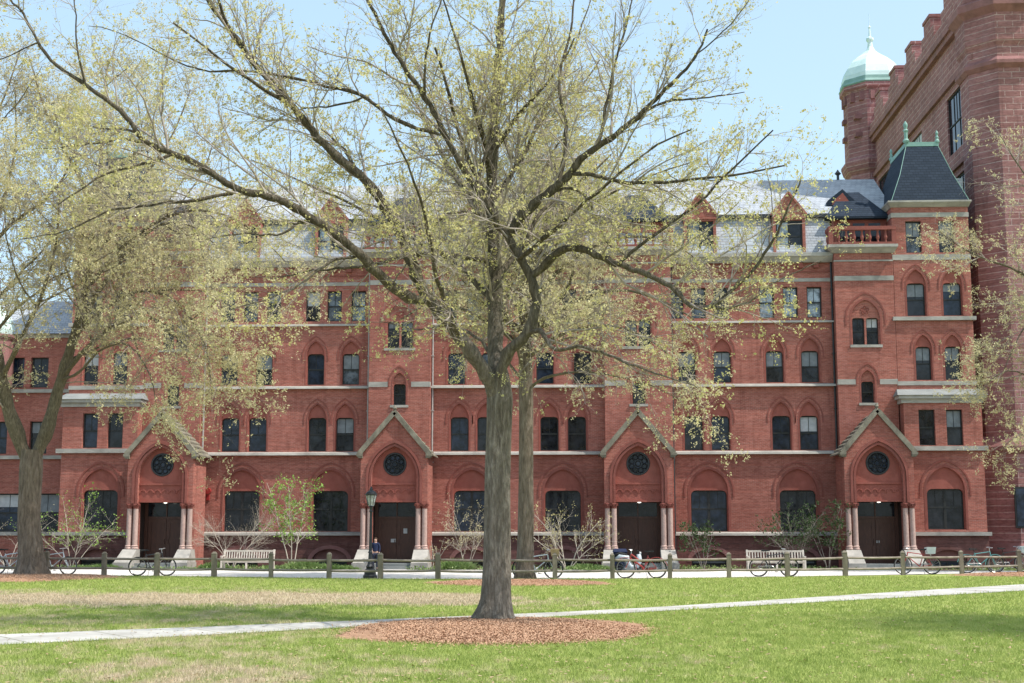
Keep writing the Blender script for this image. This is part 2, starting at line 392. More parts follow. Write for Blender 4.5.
def thing(name, loc, label, cat, group=None):
    o = bpy.data.objects.new(name, None); COL.objects.link(o); o.location = loc; o.empty_display_size = .2
    o['label'] = label; o['category'] = cat
    if group: o['group'] = group
    return o
def part(name, loc, parent):                # an empty-free part holder is never needed: parts are meshes
    raise NotImplementedError
def tag(o, label, cat, group=None, kind=None):
    o['label'] = label; o['category'] = cat
    if group: o['group'] = group
    if kind: o['kind'] = kind
    return o
def structure(o): o['kind'] = 'structure'; return o
def dup(root, loc, rotz, label, group=None):
    r = root.copy(); COL.objects.link(r); r.location = loc; r.rotation_euler = (0, 0, rotz); r['label'] = label
    if group: r['group'] = group
    for ch in list(root.children):
        c = ch.copy(); COL.objects.link(c); c.parent = r
        for g in list(ch.children):
            d = g.copy(); COL.objects.link(d); d.parent = c
    return r
def MY(Y): return lambda u, v, w: (u, Y + w, v)           # wall facing the camera
def MXl(X): return lambda u, v, w: (X + w, u, v)          # wall facing left (-X)
def MXr(X): return lambda u, v, w: (X - w, u, v)          # wall facing right (+X)
def rect(u0, u1, v0, v1): return [(u0, v0), (u1, v0), (u1, v1), (u0, v1)]
def arch_line(cx, a, spring, h, n=8):
    """pointed arch from the left springing to the right one"""
    Rr = (a * a + h * h) / (2 * a); L = []
    t1 = math.atan2(h, Rr - a)
    for i in range(n + 1):
        t = t1 * i / n; L.append((cx - a + Rr - Rr * math.cos(t), spring + Rr * math.sin(t)))
    return L + [(2 * cx - x, y) for x, y in L[-2::-1]]
def arch_poly(cx, a, v0, spring, h, n=8): return [(cx + a, v0)] [:0] + [(cx - a, v0)] + arch_line(cx, a, spring, h, n) + [(cx + a, v0)]
def seg_poly(u0, u1, v0, v1, r=.16):                       # opening with rounded upper corners
    L = [(u0, v0), (u1, v0)]
    for i in range(4): t = PI / 2 * i / 3; L.append((u1 - r + r * math.cos(t), v1 - r + r * math.sin(t)))
    for i in range(4): t = PI / 2 + PI / 2 * i / 3; L.append((u0 + r + r * math.cos(t), v1 - r + r * math.sin(t)))
    return L
# ================================================================ the long brick hall
FY, TY, PY, BY = 73.0, 72.4, 70.0, 71.6
hall = thing('brick_hall', (-3, 73, -.4), 'long red brick gothic hall with four gabled porches and grey slate mansard roof', 'building')
WRNG = random.Random(3)
def window(mp, cx, hw, v0, v1, d, parent=hall, cols=1, rows=2, meet=.5, pane=None, blind=None, name='window'):
    """dark timber frame with sashes; the glass is a sub-part, a blind or painted reflection panel another"""
    mb = MB(); t = .07
    B = lambda u0, u1, a, b, w0=0.0, w1=.07: mb.hexa([mp(u0, a, d + w0), mp(u1, a, d + w0), mp(u1, a, d + w1), mp(u0, a, d + w1), mp(u0, b, d + w0), mp(u1, b, d + w0), mp(u1, b, d + w1), mp(u0, b, d + w1)])
    u0, u1 = cx - hw, cx + hw
    B(u0, u0 + t, v0, v1); B(u1 - t, u1, v0, v1); B(u0 + t, u1 - t, v1 - t, v1); B(u0 + t, u1 - t, v0, v0 + t)
    vm = v0 + (v1 - v0) * meet
    B(u0 + t, u1 - t, vm - .035, vm + .035, -.015, .05)
    for c in range(1, cols):
        u = u0 + (u1 - u0) * c / cols; wv = .07 if (cols == 2 and hw > .8) else .022
        B(u - wv, u + wv, v0 + t, v1 - t, .005, .045)
    if hw > .8 and cols == 2:
        for q in (-1, 1): B(cx + q * hw / 2 - .012, cx + q * hw / 2 + .012, vm + .035, v1 - t, .01, .03)
    else:
        B(cx - .012, cx + .012, vm + .04, v1 - t, .012, .035)
    o = mb.build(name, M['frame'], parent)
    p = MB(); w = d + .04
    p.hexa([mp(u0 + .03, v0 + .03, w), mp(u1 - .03, v0 + .03, w), mp(u1 - .03, v0 + .03, w + .02), mp(u0 + .03, v0 + .03, w + .02),
            mp(u0 + .03, v1 - .03, w), mp(u1 - .03, v1 - .03, w), mp(u1 - .03, v1 - .03, w + .02), mp(u0 + .03, v1 - .03, w + .02)])
    hi = v0 > 9
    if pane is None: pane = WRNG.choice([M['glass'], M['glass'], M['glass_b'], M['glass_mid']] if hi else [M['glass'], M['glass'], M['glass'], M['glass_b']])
    if blind is None and WRNG.random() < (.4 if hi else .12): blind = WRNG.choice([.25, .35, .48])
    p.build('pane', pane, o)
    if blind:
        b = MB(); vb = v1 - (v1 - v0) * blind; w = d + .032
        b.hexa([mp(u0 + t, vb, w), mp(u1 - t, vb, w), mp(u1 - t, vb, w + .005), mp(u0 + t, vb, w + .005), mp(u0 + t, v1 - t, w), mp(u1 - t, v1 - t, w), mp(u1 - t, v1 - t, w + .005), mp(u0 + t, v1 - t, w + .005)])
        b.build('blind_reflection_panel', M[WRNG.choice(['blind', 'reflect_tone', 'reflect_tone'])], o)  # grey panels carry the upper sash reflection in their colour
    return o
def hood(mb, mp, cx, a0, a1, spring, h0, h1, leg, w0, w1, n=8):
    o = [(cx - a1, leg)] + arch_line(cx, a1, spring, h1, n) + [(cx + a1, leg)]
    i = [(cx - a0, leg)] + arch_line(cx, a0, spring, h0, n) + [(cx + a0, leg)]
    mb.ring(o, i, mp, w0, w1)
def sx(px, py, Y=FY): return at(px, py, Y).x
def arch_window(mp, plates, tymp, hoods, cx, hw, v0, v1, rise, big, Y=None, pane=None, blind=None, par=None):
    par = par or hall
    """hole outline for the wall; adds recessed tympanum plate, hood mould and the window"""
    sp = v1 - (.12 if not big else .05); a = hw + (.02 if not big else .04)
    hole = arch_poly(cx, a, v0, sp, rise); tymp, hoods = MB(), MB()
    op = seg_poly(cx - hw + .015, cx + hw - .015, v0 + .01, v1, .2 if not big else .26)
    tymp.plate([(p[0] * 1.0, p[1]) for p in hole], [op], mp, .10, .16)
    if big:
        hood(hoods, mp, cx, a + .003, a + .12, sp, rise, rise + .14, v0, -.012, .05)
        hood(hoods, mp, cx, a + .25, a + .33, sp, rise + .31, rise + .41, sp - .3, -.035, .02)
    else:
        hood(hoods, mp, cx, a + .003, a + .08, sp, rise, rise + .1, v0, -.01, .04)
        hood(hoods, mp, cx, a + .18, a + .24, sp, rise + .24, rise + .32, sp - .25, -.028, .02)
    wo = window(mp, cx, hw, v0, v1, .24, parent=par, cols=2 if big else 1, pane=pane, blind=blind, meet=.55 if big else .5)
    tymp.build('tympanum_panel', M['terra'], wo); hoods.build('arch_moulding', M['terra_trim'], wo)
    return hole

mp = MY(FY)
tymp, hoods = MB(), MB(); holes = []
for px in (241, 330, 471.5, 563, 709.4, 798.5):
    holes.append(arch_window(mp, None, tymp, hoods, sx(px, 512), .97, 1.52, 3.70, 1.18, True))
for px in (229.8, 257, 316.8, 344.5, 459.3, 486, 549.3, 577, 693.8, 720.8, 781.8, 809.6):
    holes.append(arch_window(mp, None, tymp, hoods, sx(px, 435), .5, 5.84, 7.68, .86, False, blind=.45 if px in (344.5, 809.6) else None))
for px in (228.8, 263.5, 315.3, 350.5, 456.3, 490, 544.7, 582.5, 687, 722.4, 774.8, 810.5):
    holes.append(arch_window(mp, None, tymp, hoods, sx(px, 368), .48, 9.48, 11.2, .8, False, blind=.5 if px in (687, 722.4, 774.8, 810.5, 350.5) else None))
for px in (228, 251, 274, 313, 334.5, 358.5, 450, 474, 498, 545, 569, 593, 676, 698.5, 721, 766.8, 790.5, 814.5):
    c = sx(px, 305); holes.append(rect(c - .4, c + .4, 13.0, 14.7))
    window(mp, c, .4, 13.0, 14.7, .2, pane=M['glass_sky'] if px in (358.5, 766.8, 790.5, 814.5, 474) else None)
wall = MB(); wall.plate([(-20.66, 1.3), (13.75, 1.3), (13.75, 16.1), (-20.66, 16.1)], holes, mp, 0, .26)
wall.build('wall', M['brick'], hall)
# odd pale window between the two trunks
# basement storey with half-sunk arched lights
bh = []; bm_ = MY(FY - .09); bz = MB(); bl = MB()
for px in (241, 330, 471.5, 563, 709.4, 798.5):
    c = sx(px, 550); h = [(c - .95, -.35), ] + [(c - .95 * math.cos(PI * i / 10), -.05 + .62 * math.sin(PI * i / 10)) for i in range(11)] + [(c + .95, -.35)]
    h = [h[0]] + h[1:]; bh.append(h)
    oo = [(c - 1.2 * math.cos(PI * i / 10), -.05 + .84 * math.sin(PI * i / 10)) for i in range(11)]
    ii = [(c - .97 * math.cos(PI * i / 10), -.05 + .64 * math.sin(PI * i / 10)) for i in range(11)]
    bz = MB(); bz.ring(oo, ii, bm_, -.02, .1); bz.build('basement_arch', M['brown_trim'], hall)
    window(bm_, c, .93, -.34, .02, .34, name='basement_window')
    bl.extrude([(c - .94, .03), (c + .94, .03), (c + .94, .6), (c - .94, .6)], bm_, .25, .3)
bw = MB(); bw.plate([(-20.66, -.6), (13.75, -.6), (13.75, 1.3), (-20.66, 1.3)], bh, bm_, 0, .3)
bw.build('basement_wall', M['brick_base'], hall); split_build(bz, 'basement_arch', M['brown_trim'], hall) if False else None; split_build(bl, 'basement_panel', M['brown_trim'], hall)
# string courses
def ledge(z, h, Y, x0, x1, proj, mat='stone', nm='stone_ledge'):
    mb = MB(); mb.hexa([(x0, Y - proj, z), (x1, Y - proj, z), (x1, Y + .05, z), (x0, Y + .05, z), (x0, Y - proj * .85, z + h * .6), (x1, Y - proj * .85, z + h * .6), (x1, Y + .05, z + h), (x0, Y + .05, z + h)])
    return mb.build(nm, M[mat], hall)
SEC = [(-20.6, -11.46), (-8.10, 1.32), (4.96, 13.72)]
for x0, x1 in SEC:
    ledge(1.31, .19, FY - .09, x0, x1, .16)
    ledge(5.62, .2, FY, x0, x1, .26); ledge(9.25, .18, FY, x0, x1, .25); ledge(12.72, .15, FY, x0, x1, .18)
    ledge(14.98, .26, FY, x0, x1, .035)
    ledge(15.5, .08, FY, x0, x1, .05, 'terra_trim', 'terracotta_frieze')
    mb = MB()
    for i in range(int((x1 - x0) / .84)):
        u = x0 + .2 + i * .84; mb.box(u, u + .26, FY - .22, FY - .002, 15.72, 16.0)
    split_build(mb, 'cornice_bracket', M['terra_trim'], hall)
    mb = MB(); mb.hexa([(x0, FY - .25, 16.02), (x1, FY - .25, 16.02), (x1, FY + .3, 16.02), (x0, FY + .3, 16.02), (x0, FY - .5, 16.3), (x1, FY - .5, 16.3), (x1, FY + .3, 16.3), (x0, FY + .3, 16.3)])
    mb.box(x0, x1, FY - .54, FY + .3, 16.303, 16.5)
    mb.build('cornice', M['stone'], hall)
# roof: steep lower slope, gutter line, flatter upper slope
RX0, RX1 = -27.6, 20.8
zr = at(760, 180.6, 78.6).z
m = MB(); m.quad((-20.7, FY - .1, 16.45), (13.8, FY - .1, 16.45), (13.8, FY + .75, 18.75), (-20.7, FY + .75, 18.75))
m.quad((RX0 + 1, FY + .55, 18.9), (RX1 - 3.4, FY + .55, 18.9), (RX1 - 3.4, 78.6, zr), (RX0 + 1, 78.6, zr)); m.quad((RX0 + 1, 78.6, zr), (RX1 - 3.4, 78.6, zr), (RX1 - 3.4, 86, 16), (RX0 + 1, 86, 16))
m.quad((-27, 86, -.6), (20, 86, -.6), (20, 86, 16), (-27, 86, 16))
m.build('roof', M['slate'], hall)
m = MB(); m.box(-20.7, 13.8, FY + .45, FY + .8, 18.68, 18.88); m.box(17.35, 17.4, FY + .6, 86, 14, 18.9)
m.build('roof_gutter', M['iron'], hall)
m = MB(); m.lathe((sx(838, 180, 78.6), 78.6, zr), [(.08, 0), (.08, .25), (.2, .35), (.08, .5), (.02, .6)], 8); m.build('roof_vent', M['iron'], hall)
def dormer(cx, w=.88):
    mb = MB(); Y0 = FY - .04; z0, z1, za = 16.5, 18.72, 19.95
    f = [(cx - w, z0), (cx + w, z0), (cx + w, z1), (cx + w + .08, z1), (cx, za), (cx - w - .08, z1), (cx - w, z1)]
    mb.plate(f, [rect(cx - .72, cx + .72, 16.62, 18.4)], MY(Y0), 0, .2)
    mb.quad((cx - w, Y0, z0), (cx - w, Y0 + 1.2, z0), (cx - w, Y0 + 1.2, z1), (cx - w, Y0, z1)); mb.quad((cx + w, Y0, z0), (cx + w, Y0 + 1.2, z0), (cx + w, Y0 + 1.2, z1), (cx + w, Y0, z1))
    mb.box(cx - .04, cx + .04, Y0 - .04, Y0, 18.85, 19.4); mb.box(cx - .14, cx + .14, Y0 - .043, Y0 - .002, 19.12, 19.2)
    mb.box(cx - w - .05, cx + w + .05, Y0 - .07, Y0, 18.5, 18.62)
    for s in (-1, 1): mb.bar((cx + s * (w + .1), Y0 - .03, z1 - .02), (cx, Y0 - .03, za + .03), .12, .1)
    o = mb.build('dormer', M['brick'], hall)
    rf = MB()
    for s in (-1, 1): rf.quad((cx + s * (w + .1), Y0 - .02, z1), (cx, Y0 - .02, za + .06), (cx, Y0 + 3.2, za + .06), (cx + s * (w + .1), Y0 + 1.3, z1 + .02))
    rf.build('dormer_roof', M['slate'], o)
    for q in (-.36, .36): 
        g = MB(); mpp = MY(Y0 + .12)
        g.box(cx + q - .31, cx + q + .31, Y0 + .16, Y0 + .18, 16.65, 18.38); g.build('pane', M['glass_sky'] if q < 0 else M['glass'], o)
    fr = MB()
    for u in (-.72, -.04, .64): fr.box(cx + u, cx + u + .08, Y0 + .1, Y0 + .17, 16.62, 18.4)
    for z in (16.63, 17.48, 18.31): fr.box(cx - .63, cx - .045, Y0 + .1, Y0 + .165, z, z + .07); fr.box(cx + .045, cx + .63, Y0 + .1, Y0 + .165, z, z + .07)
    fr.build('window_frame', M['frame'], o)
for px in (245, 331, 474, 569, 700, 789): dormer(sx(px, 230))

# stair towers with their pavilion roofs
TW = [(-23.82, -20.66), (-11.45, -8.11), (1.33, 4.95), (13.74, 16.88)]
mpT = MY(TY)
def tower(x0, x1, i):
    c = (x0 + x1) / 2; mb = MB(); ty = MB(); hd = MB()
    hs = []
    sm = arch_poly(c, .36, 8.3, 9.5, .55); hs.append(sm)
    ty.plate(sm, [seg_poly(c - .33, c + .33, 8.31, 9.45, .15)], mpT, .12, .12)
    window(mpT, c, .34, 8.3, 9.47, .25, pane=M['glass'])
    hood(hd, mpT, c, .363, .45, 9.5, .55, .65, 8.3, -.01, .04); hood(hd, mpT, c, .55, .62, 9.5, .88, .97, 9.3, -.028, .02)
    ty1, hd1, ty, hd = ty, hd, MB(), MB()
    pr = arch_poly(c, .76, 11.42, 12.85, 1.0); hs.append(pr)
    ty.plate(pr, [seg_poly(c - .69, c - .05, 11.43, 12.88, .12), seg_poly(c + .05, c + .69, 11.43, 12.88, .12)], mpT, .1, .2)
    for s in (-1, 1): window(mpT, c + s * .37, .34, 11.42, 12.9, .26, pane=M['glass'])
    hood(hd, mpT, c, .763, .86, 12.85, 1.0, 1.12, 11.42, -.01, .04); hood(hd, mpT, c, 1.0, 1.08, 12.85, 1.33, 1.43, 12.5, -.028, .02)
    for k in range(5):                                        # cusped star in the tympanum
        a = PI / 2 + k * 2 * PI / 5; hd.torus((c + .15 * math.cos(a), TY + .09, 13.3 + .15 * math.sin(a)), .07, .028, k=10, kk=4)
    mb.plate(rect(x0, x1, -.6, 16.6), hs, mpT, 0, .22)
    mb.quad((x0, TY, -.6), (x0, FY + 1.5, -.6), (x0, FY + 1.5, 16.6), (x0, TY, 16.6)); mb.quad((x1, TY, -.6), (x1, FY + 1.5, -.6), (x1, FY + 1.5, 16.6), (x1, TY, 16.6))
    mb.quad((x0, TY, 16.6), (x1, TY, 16.6), (x1, FY + 1.5, 16.6), (x0, FY + 1.5, 16.6))
    t = mb.build('stair_tower', M['brick'], hall)
    for a_, b_ in ((ty, hd), (ty1, hd1)): a_.build('tympanum_panel', M['brick'], t); b_.build('arch_moulding', M['terra_trim'], t)
    b = MB()
    b.box(x0 - .003, c - .64, TY - .03, TY + .3, 9.28, 9.56); b.box(c + .64, x1 + .003, TY - .03, TY + .3, 9.28, 9.56)
    b.box(x0 - .003, x1 + .003, TY - .03, TY + .3, 14.9, 15.16); b.box(x0 - .003, x1 + .003, TY - .04, TY + .3, 15.95, 16.03)
    b.box(c - .5, c + .5, TY - .06, TY + .1, 8.16, 8.295); b.box(c - .85, c + .85, TY - .05, TY + .1, 11.27, 11.415)
    split_build(b, 'stone_band', M['stone'], t)
    k = MB(); k.hexa([(x0 - .05, TY - .08, 16.4), (x1 + .05, TY - .08, 16.4), (x1 + .05, FY + .2, 16.4), (x0 - .05, FY + .2, 16.4), (x0 - .35, TY - .4, 16.66), (x1 + .2, TY - .4, 16.66), (x1 + .2, FY + .2, 16.66), (x0 - .35, FY + .2, 16.66)])
    k.box(x0 - .37, x1 + .22, TY - .43, FY + .2, 16.663, 16.82); k.build('balcony_slab', M['stone'], t)
    r = MB(); xa, xb = x0 - .3, x1 + .15; ya = TY - .36
    r.box(xa, xb, ya, ya + .22, 16.823, 16.95); r.box(xa, xb, ya - .02, ya + .24, 17.62, 17.82)
    r.box(xa, xa + .2, ya + .24, FY + .1, 16.823, 16.95); r.box(xa, xa + .2, ya + .24, FY + .1, 17.62, 17.82)
    n = 8
    for j in range(n + 1):
        u = xa + .12 + (xb - xa - .24) * j / n
        if j in (0, n): r.box(u - .12, u + .12, ya, ya + .22, 16.953, 17.617)
        else: r.lathe((u, ya + .11, 16.95), [(.07, 0), (.05, .1), (.1, .25), (.06, .5), (.05, .58), (.09, .667)], 8)
    for q in (.5, .8): r.lathe((xa + .1, ya + .11 + q, 16.95), [(.07, 0), (.05, .1), (.1, .25), (.06, .5), (.05, .58), (.09, .667)], 8)
    r.build('balustrade', M['terra_trim'], t)
    a = MB(); yb = FY + .5; a.box(x0 + .15, x1, yb, yb + 3, 16.6, 18.5); av = a.build('attic_wall', M['terra_trim'], hall)
    for q in (-.8, .05, .9): 
        g = MB(); g.box(c + q - .32, c + q + .32, yb - .02, yb + .05, 17.3, 18.3); g.build('attic_pane', M['glass'], av)
    ph = MB(); e0 = (x0 - .15, yb - .35, 18.5); z1 = 18.5; zt = 20.5; X0, X1, Y0, Y1 = x0 - .2, x1 + .1, yb - .4, yb + 4.2
    ph.box(X0, X1, Y0, Y1, 18.503, 18.62)
    t0, t1 = c - .5, c + .5
    P = [(X0, Y0, 18.625), (X1, Y0, 18.625), (X1, Y1, 18.625), (X0, Y1, 18.625)]; Q = [(t0, Y0 + 2.2, zt), (t1, Y0 + 2.2, zt), (t1, Y1 - .4, zt), (t0, Y1 - .4, zt)]
    ph.hexa(P + Q); ph.build('pavilion_roof', M['slate_dark'], hall)
for i, (a, b) in enumerate(TW): tower(a, b, i)
# low eyebrow gable on the roof beside the right pavilion
mb = MB(); a = at(826, 206, 74.6); b = at(856, 206, 74.6); c = at(842, 189.5, 74.6)
mb.extrude([(a.x, a.z), (b.x, a.z), (b.x - .1, a.z + .3), (c.x, c.z), (a.x + .1, a.z + .3)], MY(74.5), 0, 2.5); o = mb.build('roof_gablet', M['slate_dark'], hall)
mb = MB(); mb.extrude([(a.x + .3, a.z + .05), (b.x - .3, a.z + .05), (b.x - .45, a.z + .3), (c.x, c.z - .22), (a.x + .45, a.z + .3)], MY(74.5), -.03, .01); mb.build('louvre_panel', M['terra_trim'], o)

# gabled entrance porches
def porch(c, i):
    mpP = MY(PY); hw = 1.75; g = MB()
    ai = arch_line(0, 1.18, 4.3, 1.62, 10)
    ol = [(-hw, 2.98), (-1.18, 2.98)] + ai + [(1.18, 2.98), (hw, 2.98), (hw, 5.5), (0, 7.62), (-hw, 5.5)]
    g.extrude([(c + u, v) for u, v in ol], mpP, 0, .42)
    for s in (-1, 1):
        x0, x1 = sorted((c + s * 1.22, c + s * (hw - .004))); g.box(x0, x1, PY + .424, TY - .003, -.4, 5.5)
        x0, x1 = sorted((c + s * 1.13, c + s * (hw - .03))); g.box(x0, x1, PY + .3, PY + .42, -.1, 2.975)
    p = g.build('porch', M['brick'], hall)
    r = MB()
    hood(r, mpP, c, 1.185, 1.30, 4.3, 1.625, 1.75, 2.99, -.05, .1, 10); hood(r, mpP, c, 1.34, 1.47, 4.3, 1.80, 1.97, 2.99, -.09, .06, 10)
    r.build('arch_moulding', M['terra_trim'], p)
    t = MB(); hole = [(c + .56 * math.cos(2 * PI * k / 24), 5.0 + .56 * math.sin(2 * PI * k / 24)) for k in range(24)]
    tp = [(c - 1.19, 3.03)] + arch_line(c, 1.19, 4.3, 1.63, 10) + [(c + 1.19, 3.03)]
    t.plate(tp, [hole], mpP, .26, .12)
    t.box(c - 1.18, c + 1.18, PY + .2, PY + .255, 3.93, 4.03); t.box(c - 1.18, c + 1.18, PY + .2, PY + .4, 3.03, 3.12)
    for k in range(6):
        u = c - .98 + k * .39; t.ring(arch_line(u, .19, 3.5, .22, 4), arch_line(u, .14, 3.5, .16, 4), mpP, .215, .255)
    t.build('tympanum_panel', M['terra'], p)
    w = MB(); y = PY + .36
    w.lathe((0, 0, 0), [(.001, 0), (.001, .001)], 3)
    w = MB(); w.torus((c, PY + .27, 5.0), .56, .06, k=28); w.torus((c, y - .02, 5.0), .14, .03, k=12, kk=4)
    for k in range(8):
        a = PI / 8 + k * PI / 4; w.torus((c + .35 * math.cos(a), y - .03, 5.0 + .35 * math.sin(a)), .125, .03, k=12, kk=4)
    w.build('rose_window_tracery', M['iron'], p)
    w = MB(); w.poly([(c + .57 * math.cos(2 * PI * k / 24), y, 5.0 + .57 * math.sin(2 * PI * k / 24)) for k in range(24)]); w.build('rose_window_glass', M['glass_b'], p)
    # coping, kneelers, slate courses
    k_ = MB()
    for s in (-1, 1):
        k_.bar((c + s * (hw + .1), PY + .02, 5.52), (c, PY + .02, 7.70), .34, .25, up=(0, 0, 1))
        x0, x1 = sorted((c + s * (hw - .1), c + s * (hw + .22))); k_.hexa([(x0 + (.12 if s < 0 else 0), PY - .12, 5.3), (x1 - (.12 if s > 0 else 0), PY - .12, 5.3), (x1 - (.12 if s > 0 else 0), PY + .5, 5.3), (x0 + (.12 if s < 0 else 0), PY + .5, 5.3), (x0, PY - .16, 5.42), (x1, PY - .16, 5.42), (x1, PY + .5, 5.42), (x0, PY + .5, 5.42)])
        k_.box(x0, x1, PY - .16, PY + .5, 5.423, 5.55)
    k_.lathe((c, PY + .02, 7.7), [(.1, 0), (.06, .1), (.12, .2), (.03, .36)], 8)
    k_.build('gable_coping', M['stone_dark'], p)
    rf = MB(); n = 9
    for s in (-1, 1):
        for j in range(n):
            f0, f1 = j / n, (j + 1.12) / n
            xa, za = c + s * (hw + .28) * (1 - f0), 5.36 + 2.18 * f0; xb, zb = c + s * (hw + .28) * (1 - min(1, f1)), 5.36 + 2.18 * min(1, f1)
            d = .075; rf.hexa([(xa, PY + .19, za + d), (xa, TY, za + d), (xb, TY, zb), (xb, PY + .19, zb), (xa, PY + .19, za + d + .07), (xa, TY, za + d + .07), (xb, TY, zb + .04), (xb, PY + .19, zb + .04)])
    rf.build('slate_course', M['stone_dark'], p)['kind'] = 'part'
    for ob in p.children:
        if ob.name.startswith('slate_course'): del ob['kind']
    # columns in pairs on battered pedestals
    for s in (-1, 1):
        for q in (1.27, 1.60):
            cl = MB(); cl.lathe((c + s * q, PY + .12, .62), [(.2, 0), (.2, .06), (.16, .1), (.19, .15), (.14, .2), (.138, 1.2), (.132, 2.08)], 14); cl.build('column', M['column'], p, smooth=False)
            ca = MB(); ca.lathe((c + s * q, PY + .12, 2.70), [(.135, 0), (.16, .03), (.14, .05), (.17, .14), (.23, .22), (.2, .24)], 10)
            for k in range(8):
                a = k * PI / 4; ca.box(c + s * q + .18 * math.cos(a) - .03, c + s * q + .18 * math.cos(a) + .03, PY + .12 + .18 * math.sin(a) - .03, PY + .12 + .18 * math.sin(a) + .03, 2.83, 2.91)
            ca.box(c + s * q - .165, c + s * q + .165, PY - .07, PY + .29, 2.942, 2.977); ca.build('capital', M['terra_trim'], p)
        pd = MB(); xi, xo = 1.08, 1.82
        X = lambda u: c + s * u
        def hx(u0, u1, y0, z0, v0, v1, y1, z1, yb=PY + .42):
            a = [(X(u0), y0, z0), (X(u1), y0, z0), (X(u1), yb, z0), (X(u0), yb, z0), (X(v0), y1, z1), (X(v1), y1, z1), (X(v1), yb, z1), (X(v0), yb, z1)]
            pd.hexa(a)
        hx(xi - .02, xo + .12, PY - 1.25, -.6, xi - .02, xo + .12, PY - 1.25, -.05)
        hx(xi, xo + .08, PY - 1.2, -.047, xi, xo, PY - .12, .6)
        pd.build('pedestal', M['plinth'], p)
    # vestibule: floor, ceiling, doors with transom
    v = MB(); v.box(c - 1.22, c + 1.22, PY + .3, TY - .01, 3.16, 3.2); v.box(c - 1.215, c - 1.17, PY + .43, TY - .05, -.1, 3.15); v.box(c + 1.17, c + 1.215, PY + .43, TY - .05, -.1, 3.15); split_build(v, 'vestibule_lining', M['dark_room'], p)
    st = MB(); st.box(c - 1.07, c + 1.07, PY - .9, TY - .01, -.6, -.25); st.box(c - 1.07, c + 1.07, PY - .5, TY - .01, -.249, -.1); split_build(st, 'entrance_step', M['slab'], p)
    yd = PY + 1.3
    f = MB(); f.box(c - 1.165, c - 1.0, yd, yd + .15, -.1, 3.15); f.box(c + 1.0, c + 1.165, yd, yd + .15, -.1, 3.15); f.box(c - 1.0, c + 1.0, yd, yd + .15, 3.03, 3.15); f.box(c - 1.0, c + 1.0, yd, yd + .15, 2.18, 2.3); f.box(c - .03, c + .03, yd + .02, yd + .12, 2.3, 3.03)
    f.build('door_frame', M['wood_dark'], p)
    tg = MB(); tg.box(c - 1.0, c + 1.0, yd + .08, yd + .1, 2.3, 3.03); tg.build('transom_glass', M['glass'], p)
    for s in (-1, 1):
        d = MB(); x0, x1 = sorted((c + s * .01, c + s * .995)); hole = rect(x0 + .18, x1 - .18, 1.15, 1.95)
        d.plate(rect(x0, x1, -.095, 2.175), [hole, rect(x0 + .18, x1 - .18, .1, .9)], MY(yd), .05, .03)
        d.quad((x0, yd + .08, 0), (x1, yd + .08, 0), (x1, yd + .08, 2.1), (x0, yd + .08, 2.1))
        d.box(c + s * .1 - .02, c + s * .1 + .02, yd - .02, yd + .05, .85, 1.1)
        d.build('door', M['wood_dark'], p)
    def notice(u, z, w, h, dy=.03):
        n_ = MB(); n_.box(c + u - w / 2, c + u + w / 2, yd + dy, yd + dy + .008, z - h / 2, z + h / 2); n_.build('paper_notice', M['blind'], p)
    if i == 1: notice(.45, 1.55, .2, .26); notice(-.18, 1.05, .26, .18)
    if i == 3: notice(.1, 1.0, .16, .12)
    if i != 1:
        lg = MB(); lg.lathe((c + (.05 if i else .15), PY + .55, 2.98), [(.02, 0), (.09, .02), (.1, .07), (.06, .13), (.02, .17)], 10); lg.build('porch_lamp', M['bulb'], p, smooth=True)
m, nt, b = new_mat('lit_porch_bulb'); b.inputs['Base Color'].default_value = (.9, .88, .8, 1); b.inputs['Emission Color'].default_value = (1, .95, .85, 1); b.inputs['Emission Strength'].default_value = 2.2; M['bulb'] = m
PC = [(a + b) / 2 + o for (a, b), o in zip(TW, (.25, .1, -.17, -.1))]
for i, c in enumerate(PC): porch(c, i)

